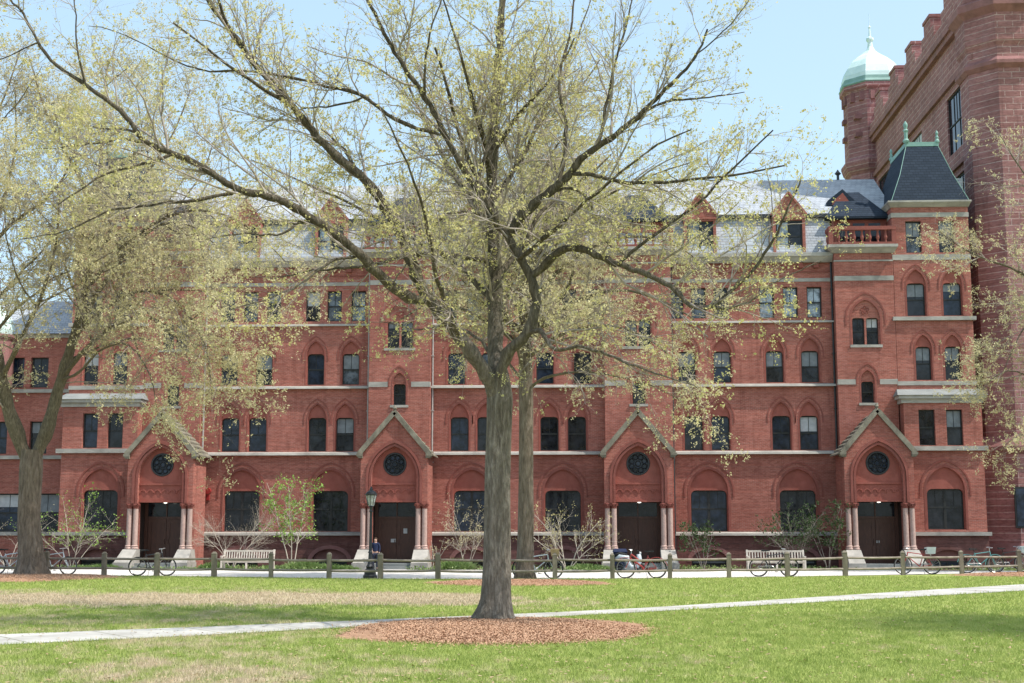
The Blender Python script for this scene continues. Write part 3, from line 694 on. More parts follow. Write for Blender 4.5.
# end bays: projecting two-storey bay below, three storeys and a steep pavilion roof above
def end_bay(x0, x1, mirror):
    mU, mL = MY(TY), MY(BY)
    ty, hd, wl = MB(), MB(), MB(); hu, hl = [], []
    if not mirror:
        up = {3: [sx(924, 362, TY), sx(953.3, 362, TY)], 4: [sx(916.5, 299, TY), sx(952.8, 299, TY)], 5: [sx(913.6, 235, TY), sx(946.5, 235, TY)]}
        low2 = [sx(927.3, 430, BY), sx(955, 430, BY)]; c1 = sx(946.2, 507, BY)
    else:
        up = {3: [sx(90.5, 365, TY), sx(119.5, 365, TY)]}; up[4] = up[5] = up[3]
        low2 = [sx(89.8, 433, BY), sx(115, 433, BY)]; c1 = sx(99.5, 508, BY)
    for c in up[3]: hu.append(arch_window(mU, None, ty, hd, c, .42, 9.5, 11.3, .75, False, blind=.4))
    for c in up[4]: hu.append(arch_window(mU, None, ty, hd, c, .5, 12.95, 14.75, .85, False, blind=.4 if c == up[4][0] else None))
    for c in up[5]: hu.append(rect(c - .42, c + .42, 16.4, 18.15)); window(mU, c, .42, 16.4, 18.15, .2, blind=.5 if c == up[5][0] else None)
    for c in low2: hl.append(rect(c - .42, c + .42, 5.98, 7.85)); window(mL, c, .42, 5.98, 7.85, .2)
    hl.append(arch_window(mL, None, ty, hd, c1, .95, 1.62, 3.72, 1.18, True, pane=M['glass']))
    z1 = 19.0
    wl.plate(rect(x0, x1, 8.6, z1), hu, mU, 0, .22)
    wl.plate(rect(x0 + .05, x1, 1.3, 8.2), hl, mL, 0, .22)
    for xx, y0, za, zb in ((x0, TY, 8.6, z1), (x1, TY, 8.6, z1), (x0 + .05, BY, 1.3, 8.2), (x1, BY, 1.3, 8.2)):
        wl.quad((xx, y0, za), (xx, 84, za), (xx, 84, zb), (xx, y0, zb))
    wl.quad((x0, 84, -.6), (x1, 84, -.6), (x1, 84, z1), (x0, 84, z1))
    bay = wl.build('end_bay', M['brick'], hall)
    bmp = MY(BY - .08); q = MB()
    h = [(c1 - .95, -.45)] + [(c1 - .95 * math.cos(PI * i / 10), -.05 + .62 * math.sin(PI * i / 10)) for i in range(11)] + [(c1 + .95, -.45)]
    q.plate(rect(x0 - .03, x1 + .03, -.6, 1.3), [h], bmp, 0, .3)
    for xx in (x0 - .03, x1 + .03): q.quad((xx, BY - .08, -.6), (xx, 80, -.6), (xx, 80, 1.3), (xx, BY - .08, 1.3))
    q.ring([(c1 - 1.2 * math.cos(PI * i / 10), -.05 + .84 * math.sin(PI * i / 10)) for i in range(11)], [(c1 - .97 * math.cos(PI * i / 10), -.05 + .64 * math.sin(PI * i / 10)) for i in range(11)], bmp, -.04, .1)
    q.build('bay_basement', M['brick_base'], bay)
    window(bmp, c1, .93, -.45, .02, .3, name='basement_window'); q = MB(); q.box(c1 - .94, c1 + .94, BY + .2, BY + .25, .023, .6); q.build('basement_panel', M['brown_trim'], bay)
    s = MB(); pr = .14
    def rg(z0, z1_, Y, p, xa=x0, xb=x1): s.hexa([(xa - p, Y - p, z0), (xb + p, Y - p, z0), (xb + p, Y + 1, z0), (xa - p, Y + 1, z0), (xa - p, Y - p, z1_), (xb + p, Y - p, z1_), (xb + p, Y + 1, z1_), (xa - p, Y + 1, z1_)])
    rg(1.31, 1.5, BY - .08, .16); rg(5.7, 5.93, BY, .2); rg(8.2, 8.42, BY, .08); rg(8.423, 8.6, BY, .22); rg(9.22, 9.44, TY, .03); rg(12.7, 12.9, TY, .15); rg(16.0, 16.3, TY, .04); rg(18.35, 18.6, TY, .03)
    split_build(s, 'stone_ledge', M['stone'], bay)
    s2 = MB(); s2.hexa([(x0 - .3, BY - .3, 8.603), (x1 + .3, BY - .3, 8.603), (x1 + .3, TY + .1, 8.603), (x0 - .3, TY + .1, 8.603), (x0 - .1, TY - .1, 9.0), (x1 + .1, TY - .1, 9.0), (x1 + .1, TY + .1, 9.0), (x0 - .1, TY + .1, 9.0)]); s2.build('bay_lead_roof', M['slab'], bay)
    e = MB(); e.hexa([(x0 - .05, TY - .05, 18.9), (x1 + .05, TY - .05, 18.9), (x1 + .05, 78, 18.9), (x0 - .05, 78, 18.9), (x0 - .2, TY - .3, 19.12), (x1 + .12, TY - .3, 19.12), (x1 + .12, 78, 19.12), (x0 - .2, 78, 19.12)]); e.box(x0 - .22, x1 + .14, TY - .32, 78.02, 19.123, 19.22)
    e.build('eaves_cornice', M['stone'], bay)
    c = (x0 + x1) / 2
    L = [at(882, 201, TY - .3), at(893, 175, TY + .3), at(901, 145, TY + 1.0)]; Rr = [at(960, 201, TY - .3), at(946, 175, TY + .3), at(932, 145, TY + 1.0)]
    cc = (L[0].x + Rr[0].x) / 2; prof = []
    for a, b in zip(L, Rr): prof.append(((b.x - a.x) / 2, a.z, a.y))
    z0 = 19.223; rf = MB(); hw0 = (x1 - x0) / 2 + .02; base = [(hw0, z0, TY - .25)] + [(prof[1][0], prof[1][1], prof[1][2]), (prof[2][0], prof[2][1], prof[2][2])]
    for (h0, za, ya), (h1, zb, yb) in zip(base[:-1], base[1:]):
        yc = 78 - ya + TY; yd = 78 - yb + TY
        P = [(c - h0, ya, za), (c + h0, ya, za), (c + h0, yc, za), (c - h0, yc, za), (c - h1, yb, zb), (c + h1, yb, zb), (c + h1, yd, zb), (c - h1, yd, zb)]
        for a_, b_ in ((0, 1), (1, 2), (2, 3), (3, 0)): rf.quad(P[a_], P[b_], P[b_ + 4], P[a_ + 4])
    rf.build('mansard_roof', M['slate_dark'], bay)
    h1, zt, yt = base[2]; yd = 78 - yt + TY
    cr = MB(); cr.box(c - h1 - .06, c + h1 + .06, yt - .06, yd + .06, zt - .1, zt + .14)
    for s_ in (-1, 1):
        for y_ in (yt, yd):
            big = s_ < 0 and y_ == yt
            cr.lathe((c + s_ * h1, y_, zt + .1), [(.12, 0), (.14, .1), (.07, .2), (.1, .32), (.05, .4), (.09, .55), (.02, .7)] if not big else [(.14, 0), (.2, .12), (.1, .25), (.1, .6), (.16, .7), (.08, .8), (.13, .98), (.12, 1.08), (.03, 1.25)], 8)
    for s_ in (-1, 1):
        cr.tube([(c + s_ * base[0][0], base[0][2], base[0][1]), (c + s_ * base[1][0], base[1][2], base[1][1]), (c + s_ * base[2][0], base[2][2], base[2][1])], .018, 6)
    cr.build('copper_cresting', M['copper'], bay)
    d = MB(); xx = c + hw0 * .78; d.box(xx, xx + .7, 74, 75.2, 19.4, 20.9); d.build('bay_dormer', M['slate'], bay)
end_bay(16.9, 20.98, False); end_bay(-28.0, -23.84, True)

# rainwater pipes
for x, y in ((-20.55, TY + .25), (-8.03, FY - .1), (13.66, FY - .1), (-11.55, FY - .1), (4.99, FY - .1)):
    mb = MB(); mb.tube([(x, y, 16.1), (x, y, 5.9), (x, y - .1, 5.4), (x, y - .1, -.4)], .055, 6)
    for z in (2, 5.2, 8, 11, 14.5): mb.box(x - .08, x + .08, y - .07, y + .07, z, z + .06)
    mb.build('downspout', M['metal_pipe'] if x < 0 else M['iron'], hall)
b = at(208, 491, 72.9); mb = MB(); mb.tube([(b.x, 72.75, b.z), (b.x, 72.99, b.z)], .17, 14); mb.box(b.x - .08, b.x + .08, 72.85, 72.99, b.z - .5, b.z - .2); mb.build('fire_bell', M['red_paint'], hall)

# ================================================================ lower hall to the left, with copper turret
lh = thing('link_building', (-40, 74, -.4), 'lower red brick building with small copper-domed turret, far left behind the tree', 'building')
mpL = MY(73.8); wl = MB(); hs = []
wins = []
for px, py in ((8, 510), (46, 510)): wins.append((sx(px, py, 73.8), .8, 1.5, 3.6))
for px in (-2, 38): wins.append((sx(px, 440, 73.8), .5, 5.8, 7.6))
for px in (16, 40): wins.append((sx(px, 360, 73.8), .5, 9.5, 11.2))
for c, hw, a, b in wins: hs.append(rect(c - hw, c + hw, a, b))
wl.plate(rect(-48, -28.03, -.6, 12.6), hs, mpL, 0, .25); wl.quad((-48, 73.8, -.6), (-48, 84, -.6), (-48, 84, 12.6), (-48, 73.8, 12.6)); wl.quad((-48, 84, -.6), (-28, 84, -.6), (-28, 84, 12.6), (-48, 84, 12.6))
wl.build('wall', M['brick'], lh)
for c, hw, a, b in wins: window(mpL, c, hw, a, b, .2, parent=lh)
s = MB()
for z in (1.3, 5.5, 9.2, 12.3): s.box(-48, -28.04, 73.66, 73.9, z, z + .2)
split_build(s, 'stone_ledge', M['stone'], lh)
s = MB(); s.quad((-48.3, 73.4, 12.5), (-28.04, 73.4, 12.5), (-28.04, 78.5, 15.2), (-48.3, 78.5, 15.2)); s.quad((-48.3, 84.3, 12.5), (-28.04, 84.3, 12.5), (-28.04, 78.5, 15.2), (-48.3, 78.5, 15.2)); s.build('roof', M['slate'], lh)
tc = at(-4, 330, 73.2); s = MB(); s.lathe((tc.x, 73.4, 9.5), [(.2, -1), (.95, 0), (.95, 2.6), (1.1, 2.75), (1.1, 2.9)], 8, PI / 8); t = s.build('turret', M['brown_trim'], lh)
s = MB(); s.lathe((tc.x, 73.4, 12.4), [(.9, 0), (.95, .3), (.85, .8), (.5, 1.3), (.13, 1.6), (.04, 2.2)], 8, PI / 8); s.build('turret_dome', M['copper_pale'], t)

# ================================================================ brownstone building at the right
bs = thing('brownstone_building', (30, 85, -.4), 'tall castle-like brownstone building with battlements and a pale green domed turret', 'building')
WX = 22.25; ZC = 31.0
mpW = MXl(WX); wl = MB(); hs = []
ww = [(78.4, 3.3), (87.8, 3.4), (97.3, 3.4)]
for y, w in ww:
    for a, b in ((23.75, 27.3), (18.6, 22.2)): hs.append(rect(y - w / 2, y + w / 2, a, b))
wl.plate(rect(74, 101.5, -.6, ZC), hs, mpW, 0, .22)
mf = MY(75.4); wl.plate(rect(25.5, 48, -.6, ZC), [rect(28 + k * 4, 30.4 + k * 4, z, z + 3.2) for k in range(4) for z in (2, 8.5, 15, 22)], mf, 0, .45)
wl.quad((48, 75.4, -.6), (48, 103, -.6), (48, 103, ZC), (48, 75.4, ZC)); wl.quad((WX, 103, -.6), (48, 103, -.6), (48, 103, ZC), (WX, 103, ZC)); wl.quad((WX, 75.4, ZC), (48, 75.4, ZC), (48, 103, ZC), (WX, 103, ZC))
wl.build('wall', M['brown'], bs)
for y, w in ww:
    for a, b in ((23.75, 27.3), (18.6, 22.2)):
        window(mpW, y, w / 2, a, b, .10, parent=bs, cols=3, meet=.5, pane=M['glass'])
for k in range(4):
    for z in (2, 8.5, 15, 22): window(mf, 29.2 + k * 4, 1.2, z, z + 3.2, .3, parent=bs, cols=2)
s = MB()
s.box(WX - .22, WX + .1, 74, 101.5, 27.75, 28.05); s.box(WX - .12, WX + .1, 74, 101.5, 28.053, 28.25)
s.box(WX - .45, WX + .4, 74, 101.5, 30.75, 31.1); s.box(WX - .3, WX + .4, 74, 101.5, 30.4, 30.747); s.box(WX - .18, WX + .1, 74, 101.5, 22.6, 22.85); s.box(25.5, 48, 75.1, 75.6, 30.6, 31.1)
split_build(s, 'string_course', M['brown_trim'], bs)
s = MB(); y = 76.2
s.box(WX - .35, WX + .35, 75, 101.5, 31.103, 31.75)
while y < 100: 
    s.box(WX - .352, WX + .352, y, y + 3.0, 31.753, 32.5); s.box(WX - .354, WX + .354, y + .7, y + 2.3, 32.503, 33.2); s.box(WX - .42, WX + .42, y + .64, y + 2.36, 33.203, 33.4); y += 4.7
x = 27.5
s.box(26, 48, 75.1, 75.7, 31.103, 31.75)
while x < 47: s.box(x, x + 1.5, 75.098, 75.7, 31.753, 33.0); x += 2.75
s.build('battlement', M['brown'], bs)
def octo(cx, cy, prof, name, mat, par): 
    mb = MB(); mb.lathe((cx, cy, 0), [(r / math.cos(PI / 8), z) for r, z in prof], 8, PI / 8); return mb.build(name, mat, par)
tcx, tcy = 24.02, 75.1
tt = octo(tcx, tcy, [(2.5, -.6), (2.5, 6.0), (2.1, 6.5), (2.1, 28.2), (2.25, 28.5), (2.25, 40)], 'corner_tower', M['brown'], bs)
octo(tcx, tcy, [(2.15, 26.9), (2.35, 27.1), (2.35, 27.3), (2.12, 27.55)], 'string_course', M['brown_trim'], tt)
octo(tcx, tcy, [(2.2, 30.0), (2.6, 30.4), (2.6, 30.8), (2.27, 31.0)], 'string_course', M['brown_trim'], tt)
octo(tcx, tcy, [(2.55, 5.6), (2.75, 5.8), (2.75, 6.0), (2.15, 6.6)], 'string_course', M['brown_trim'], tt)
octo(tcx, tcy, [(2.6, -.6), (2.7, .5), (2.52, .9)], 'tower_plinth', M['brown_trim'], tt)
mpc = MY(tcy - 2.54); mb = MB(); a = sx(1015, 510, tcy - 2.5)
mb.box(a, a + 1.15, tcy - 2.55, tcy - 2.45, 1.7, 3.85); o = mb.build('window', M['frame'], bs)
mb = MB(); mb.box(a + .08, a + .54, tcy - 2.57, tcy - 2.54, 1.8, 3.75); mb.box(a + .61, a + 1.07, tcy - 2.57, tcy - 2.54, 1.8, 3.75); mb.build('pane', M['glass_b'], o)
# arched niche mark and domed turret
rt = octo(WX + .35, 101.6, [(1.95, -.6), (1.95, 28.2), (2.2, 28.5), (2.35, 29.0), (2.35, 29.2), (2.05, 29.5), (2.05, 34.5), (2.3, 34.8), (2.3, 35.1)], 'roof_turret', M['brown'], bs)
mb = MB()
for k in range(16):
    a = PI / 8 + k * PI / 8 + PI / 16; rr = 2.1
    mb.box(WX + .35 + rr * math.cos(a) - .17, WX + .35 + rr * math.cos(a) + .17, 101.6 + rr * math.sin(a) - .17, 101.6 + rr * math.sin(a) + .17, 33.8, 34.5)
for z in (31, 32.4):
    for k in range(8):
        a = k * PI / 4; rr = 2.02; mb.box(WX + .35 + rr * math.cos(a) - .3, WX + .35 + rr * math.cos(a) + .3, 101.6 + rr * math.sin(a) - .3, 101.6 + rr * math.sin(a) + .3, z, z + .35)
split_build(mb, 'turret_corbel', M['brown_trim'], rt)
mb = MB(); mb.lathe((WX + .35, 101.6, 35.1), [(2.45, 0), (2.55, .1), (2.45, .3), (2.42, .55)], 8, PI / 8); mb.build('dome_gutter', M['copper'], rt)
mb = MB(); mb.lathe((WX + .35, 101.6, 35.5), [(2.36, 0), (2.32, .5), (2.12, 1.1), (1.75, 1.65), (1.25, 2.1), (.75, 2.45), (.4, 2.75), (.22, 3.1), (.18, 3.5), (.3, 3.65), (.3, 3.8), (.1, 3.95), (.06, 4.6), (.12, 4.7), (.03, 4.85), (.02, 5.8)], 8, PI / 8)
mb.build('turret_dome', M['copper_pale'], rt)
# ================================================================ ground
def strip(name, left, right, mat, dz, kind=True):
    """sheet between two polylines of (x, y), following the ground"""
    mb = MB(); n = len(left)
    for i in range(n - 1):
        (ax, ay), (bx, by), (cx_, cy_), (dx, dy) = left[i], right[i], right[i + 1], left[i + 1]
        K = max(1, int(max(abs(by - ay), abs(cy_ - dy)) / 1.5))
        for k in range(K):
            f0, f1 = k / K, (k + 1) / K
            L = lambda p, q, f: (p[0] + (q[0] - p[0]) * f, p[1] + (q[1] - p[1]) * f)
            P = [L((ax, ay), (bx, by), f0), L((ax, ay), (bx, by), f1), L((dx, dy), (cx_, cy_), f1), L((dx, dy), (cx_, cy_), f0)]
            mb.quad(*[(p[0], p[1], zg(p[1]) + dz) for p in P])
    o = mb.build(name, mat, None, off=(0, 0, 0))
    if kind: structure(o)
    return o
mb = MB(); ys = [-80, -20, 0, 10] + [14 + i * 2 for i in range(20)] + [54 + i for i in range(14)] + [75, 100, 200, 900]
for a, b in zip(ys[:-1], ys[1:]): mb.quad((-600, a, zg(a)), (600, a, zg(a)), (600, b, zg(b)), (-600, b, zg(b)))
structure(mb.build('ground', M['lawn'], None, off=(0, 0, 0)))
FP = [(-30.0, 48.9), (-23.0, 48.0)] + [tuple(gd(x, y).xy) for x, y in ((-12, 575.2), (46, 575.6), (104, 576.2), (156.5, 576.6), (214, 577.3), (271, 578), (329, 578.8), (380.5, 579.3), (438, 579.5), (497, 579.5), (555, 579.3), (612.5, 579.2), (670, 578.8), (729, 578), (787.6, 577.2), (845.5, 576.2), (903.3, 575.2), (962, 574.2), (1019.8, 573.2))] + [(20.5, 54.2), (24.0, 56)]
front = [(-60, 50.5)] + [(x, y + .35) for x, y in FP] + [(60, 60)]
back = [(x, 56.3 + max(0, min(1, (x + 5) / 12)) * 3.2) for x, y in front]
strip('walkway', front, [(x, max(b[1], y + 2)) for (x, y), b in zip(front, back)], M['paving'], .010)
strip('planting_bed', [(-60, 55.0), (60, 55.0)], [(-60, 73), (60, 73)], M['soil'], .004)
strip('shade_toned_paving', [(4.0, 59.4), (45, 59.4)], [(4.0, 63.2), (45, 63.2)], M['slab'], .013)  # dark tone paints the shade beyond the walkway at the right
for c in PC: strip('entry_walk', [(c - 1.5, 56.0), (c + 1.5, 56.0)], [(c - 1.3, 69.3), (c + 1.3, 69.3)], M['slab'] if c > 0 else M['concrete'], .017)  # right-hand walks take the dark tone in place of shade
up_ = [(0, 635), (200, 627.5), (345, 621.5), (470, 616.4), (560, 612.5), (640, 608.5), (768, 600.5), (900, 592), (1024, 584.5)]
dn_ = [(0, 645.5), (200, 636), (345, 628), (470, 621.8), (560, 616.8), (640, 612.8), (768, 605.3), (900, 598), (1024, 591)]
U_ = [gd(*p).xy for p in up_]; D_ = [gd(*p).xy for p in dn_]
U_ = [U_[0] + (U_[0] - U_[1]) * 2] + U_ + [U_[-1] + (U_[-1] - U_[-2]) * 2]; D_ = [D_[0] + (D_[0] - D_[1]) * 2] + D_ + [D_[-1] + (D_[-1] - D_[-2]) * 2]
strip('path', [tuple(p) for p in D_], [tuple(p) for p in U_], M['pathc'], .012)
nz = lambda s: random.Random(s).uniform(-1, 1)
MUL = []
def mulch(cx, cy, rx, ry, h, seed, label):
    rr = random.Random(seed); ph = [rr.uniform(0, 6.28) for _ in range(6)]
    K, Q = 96, 14; mb = MB(); rad = []
    for k in range(K):
        a = 2 * PI * k / K; rad.append(1 + sum(.075 / (i * .6 + 1) * math.sin((i * 2 + 2) * a + ph[i]) for i in range(6)) + rr.uniform(-.012, .012))
    idx = []
    for q in range(Q + 1):
        f = q / Q; row = []
        for k in range(K):
            a = 2 * PI * k / K; z = h * (1 - f ** 3) + .014 + rr.uniform(-.012, .014) * (q < Q); z = z if q < Q else .002
            x, y = cx + rx * rad[k] * f * math.cos(a), cy + ry * rad[k] * f * math.sin(a)
            row.append(len(mb.v)); mb.v.append((x, y, z + zg(y)))
        idx.append(row)
    for q in range(Q):
        for k in range(K): mb.f.append((idx[q][k], idx[q][(k + 1) % K], idx[q + 1][(k + 1) % K], idx[q + 1][k]))
    structure(mb.build('mulch_bed', M['mulch'], None, smooth=True, off=(0, 0, 0))); MUL.append((cx, cy, rx, ry, rad))
a, b = gd(349, 632), gd(646, 632); c0, c1 = gd(495, 645.5), gd(495, 619)
mulch((a.x + b.x) / 2, (c0.y + c1.y) / 2, (b.x - a.x) / 2, (c1.y - c0.y) / 2, .075, 1, '')
a, b = gd(-110, 577), gd(125, 577); mulch((a.x + b.x) / 2, (gd(30, 583).y + 48.4) / 2, (b.x - a.x) / 2, (48.4 - gd(30, 583).y) / 2 + .3, .06, 2, '')
a, b = gd(436, 582), gd(606, 582); mulch((a.x + b.x) / 2, gd(520, 583.5).y, (b.x - a.x) / 2, 2.1, .06, 3, '')
a, b = gd(958, 575), gd(1120, 575); mulch((a.x + b.x) / 2, gd(1030, 575).y - .5, (b.x - a.x) / 2, 1.9, .06, 4, '')
def in_mulch(X, Y, grow=1.0):
    r = np.zeros(len(X), bool)
    for cx, cy, rx, ry, rad in MUL:
        a = np.arctan2((Y - cy) / ry, (X - cx) / rx) % (2 * PI); rr = np.array(rad)[(a / (2 * PI) * len(rad)).astype(int) % len(rad)]
        r |= ((X - cx) / rx) ** 2 + ((Y - cy) / ry) ** 2 < (rr * grow) ** 2
    return r
def path_d(X):    # the path band at X: (near, far)
    ux = np.array([p[0] for p in U_]); uy = np.array([p[1] for p in U_]); dx = np.array([p[0] for p in D_]); dy = np.array([p[1] for p in D_])
    return np.interp(X, dx, dy), np.interp(X, ux, uy)
def mesh_np(name, V, Fq, mat, parent=None, smooth=False, off=(0, 0, 0)):
    me = bpy.data.meshes.new(name); n = Fq.shape[1]; V = V - np.array(off)
    me.vertices.add(len(V)); me.vertices.foreach_set('co', V.astype(np.float32).ravel())
    me.loops.add(Fq.size); me.loops.foreach_set('vertex_index', Fq.astype(np.int32).ravel())
    me.polygons.add(len(Fq)); me.polygons.foreach_set('loop_start', np.arange(0, Fq.size, n, dtype=np.int32)); me.polygons.foreach_set('loop_total', np.full(len(Fq), n, np.int32))
    if smooth: me.polygons.foreach_set('use_smooth', np.ones(len(Fq), bool))
    me.update(calc_edges=True); me.materials.append(mat)
    o = bpy.data.objects.new(name, me); COL.objects.link(o)
    if parent: o.parent = parent
    return o
def blades(n, y0, y1, h, w, dens_pow=1.0):
    Y = y0 + (y1 - y0) * RNG.random(n) ** dens_pow; X = (RNG.random(n) - .5) * (.84 * Y + 7) - .045 * Y
    dn, uf = path_d(X); keep = ~in_mulch(X, Y, .985) & ~((Y > dn + .03 + .10 * np.sin(X * 5.1) * np.sin(X * 1.7 + 1)) & (Y < uf - .05 - .12 * np.sin(X * 4.3) * np.sin(X * 1.3)))
    # fewer blades in the straw patches
    X, Y = X[keep], Y[keep]; n = len(X); a = RNG.random(n) * 2 * PI; H = h * (.5 + RNG.random(n)); Wd = w * (.6 + .8 * RNG.random(n))
    lean = RNG.normal(0, .45, (n, 2)) * H[:, None]
    V = np.zeros((n, 3, 3)); V[:, 0] = np.c_[X - np.cos(a) * Wd / 2, Y - np.sin(a) * Wd / 2, np.zeros(n)]; V[:, 1] = np.c_[X + np.cos(a) * Wd / 2, Y + np.sin(a) * Wd / 2, np.zeros(n)]
    V[:, 2] = np.c_[X + lean[:, 0], Y + lean[:, 1], H]
    return V.reshape(-1, 3)
V = np.concatenate([blades(390000, 13.2, 27, .042, .010), blades(200000, 27, 48, .05, .018)])
FPx = np.array([p[0] for p in FP]); FPy = np.array([p[1] for p in FP])
T3 = V.reshape(-1, 3, 3); k = T3[:, 0, 1] < np.interp(T3[:, 0, 0], FPx, FPy) + .2; V = T3[k].reshape(-1, 3)
tag(mesh_np('grass', V, np.arange(len(V)).reshape(-1, 3), M['blade']), 'short spring grass of the lawn with dead straw patches', 'grass', kind='stuff')
# mulch chips
def chips(n):
    out = []
    for (cx, cy, rx, ry, rad), q in zip(MUL, (n, n // 6, n // 6, n // 8)):
        a = RNG.random(q) * 2 * PI; r = np.sqrt(RNG.random(q)) * 1.0; r = np.where(RNG.random(q) < .12, .93 + RNG.exponential(.05, q), r); X = cx + rx * r * np.cos(a); Y = cy + ry * r * np.sin(a)
        z = .08 * (1 - np.minimum(1, r) ** 3) + .022 + np.array([zg(y) for y in Y]); L = RNG.uniform(.006, .024, q); th = RNG.random(q) * 2 * PI; W = RNG.uniform(.003, .009, q); tl = RNG.normal(0, .4, q) * L
        dx, dy = np.cos(th) * L, np.sin(th) * L; nx, ny = -np.sin(th) * W, np.cos(th) * W
        P = np.stack([np.c_[X - dx - nx, Y - dy - ny, z - tl], np.c_[X + dx - nx, Y + dy - ny, z + tl], np.c_[X + dx + nx, Y + dy + ny, z + tl + .005], np.c_[X - dx + nx, Y - dy + ny, z - tl + .005]], 1)
        out.append(P.reshape(-1, 3))
    return np.concatenate(out)
V = chips(80000); tag(mesh_np('mulch_chips', V, np.arange(len(V)).reshape(-1, 4), M['chip']), 'loose reddish bark chips spread around the trees', 'mulch', kind='stuff')

n = 5000; Y = 14 + 33 * RNG.random(n) ** 1.3; X = (RNG.random(n) - .5) * .86 * Y; V = chips_ = None
C = np.c_[X, Y, np.full(n, .035)]; A = RNG.random(n) * 2 * PI; Lh = RNG.uniform(.012, .045, n); Wd = RNG.uniform(.006, .018, n); dx = np.c_[np.cos(A) * Lh, np.sin(A) * Lh, RNG.normal(0, .006, n)]; nx = np.c_[-np.sin(A) * Wd, np.cos(A) * Wd, np.full(n, .004)]
V = np.stack([C - dx, C - nx, C + dx, C + nx], 1).reshape(-1, 3); M['litter'] = mottled('dry_leaf_litter', (.20, .13, .07), (.48, .36, .22), 5, bump=0)
tag(mesh_np('leaf_litter', V, np.arange(len(V)).reshape(-1, 4), M['litter']), 'dry leaf and twig litter scattered over the lawn and path', 'litter', kind='stuff')
# ================================================================ vegetation
def catmull(P, per=4):
    P = np.array(P, float); n = len(P); Q = np.vstack([2 * P[0] - P[1], P, 2 * P[-1] - P[-2]]); out = []
    for i in range(n - 1):
        p0, p1, p2, p3 = Q[i:i + 4]
        for k in range(per):
            t = k / per; out.append(.5 * ((2 * p1) + (-p0 + p2) * t + (2 * p0 - 5 * p1 + 4 * p2 - p3) * t * t + (-p0 + 3 * p1 - 3 * p2 + p3) * t ** 3))
    out.append(P[-1]); return np.array(out)
def resample(P, n):
    d = np.r_[0, np.cumsum(np.linalg.norm(np.diff(P, axis=0), axis=1))]; t = np.linspace(0, d[-1], n)
    return np.stack([np.interp(t, d, P[:, i]) for i in range(P.shape[1])], 1)
def nrm(a): return a / (np.linalg.norm(a, axis=-1, keepdims=True) + 1e-9)
def tubes(P, Rd, k):
    """P (N,n,3), Rd (N,n) -> verts, quads"""
    N, n, _ = P.shape; T = np.empty_like(P); T[:, 1:-1] = P[:, 2:] - P[:, :-2]; T[:, 0] = P[:, 1] - P[:, 0]; T[:, -1] = P[:, -1] - P[:, -2]; T = nrm(T)
    t0 = nrm(P[:, -1] - P[:, 0]); ref = np.where(np.abs(t0[:, 2:3]) > .8, np.array([[1., .1, 0]]), np.array([[0, .1, 1.]]))[:, None, :]
    X = nrm(np.cross(T, np.broadcast_to(ref, T.shape))); Y = np.cross(T, X); a = np.arange(k) * 2 * PI / k
    V = P[:, :, None, :] + Rd[:, :, None, None] * (X[:, :, None, :] * np.cos(a)[None, None, :, None] + Y[:, :, None, :] * np.sin(a)[None, None, :, None])
    i = np.arange(N)[:, None, None] * n * k; j = np.arange(n - 1)[None, :, None] * k; q = np.arange(k)[None, None, :]; q2 = (q + 1) % k
    F = np.stack([i + j + q, i + j + q2, i + j + k + q2, i + j + k + q], -1).reshape(-1, 4)
    return V.reshape(-1, 3), F
def spawn(P, Rd, dens, tmin, L, ang, up, wig, n, rfac=.55, rl=.012, tpow=1.0, droop=0.0, rng=None, outw=None, thin=0):
    N, m, _ = P.shape; seg = np.linalg.norm(np.diff(P, axis=1), axis=2); ln = seg.sum(1)
    cnt = np.floor(ln * (1 - tmin) * dens + rng.random(N)).astype(int); idx = np.repeat(np.arange(N), cnt); C = len(idx)
    t = tmin + (1 - tmin) * rng.random(C) ** tpow; f = t * (m - 1); i = np.minimum(f.astype(int), m - 2); w = (f - i)[:, None]
    p = P[idx, i] * (1 - w) + P[idx, i + 1] * w; T = nrm(P[idx, i + 1] - P[idx, i]); r = Rd[idx, i] * (1 - w[:, 0]) + Rd[idx, i + 1] * w[:, 0]
    rv = nrm(rng.normal(size=(C, 3))); perp = nrm(np.cross(T, rv)); a = rng.uniform(*ang, C)[:, None]
    D = T * np.cos(a) + perp * np.sin(a); D[:, 2] += up
    if outw is not None: D += nrm(p - outw) * .35
    D = nrm(D); lens = rng.uniform(*L, C) * (1.15 - .5 * t) * (np.clip(r / thin, .45, 1) if thin else 1)
    step = (lens / (n - 1))[:, None]; pts = [p]; d = D
    for s in range(n - 1):
        d = nrm(d + rng.normal(0, wig, (C, 3)) + np.array([0, 0, -droop + up * .15])); pts.append(pts[-1] + d * step)
    Q = np.stack(pts, 1); r0 = np.minimum(r * rfac, rl * lens + .0035); Rr = r0[:, None] * np.linspace(1, .35, n)[None, :]
    return Q, Rr
def leafquads(C, size, rng, asp=.6, tilt_up=0.0):
    n = len(C); a = nrm(rng.normal(size=(n, 3)) + np.array([0, 0, tilt_up])); b = nrm(np.cross(a, rng.normal(size=(n, 3)))); s = (size * rng.uniform(.45, 1.0, n) * (1 + 1.1 * rng.random(n) ** 3))[:, None]
    V = np.stack([C - a * s, C + b * s * asp, C + a * s, C - b * s * asp], 1)
    return V.reshape(-1, 3), np.arange(4 * n).reshape(-1, 4)
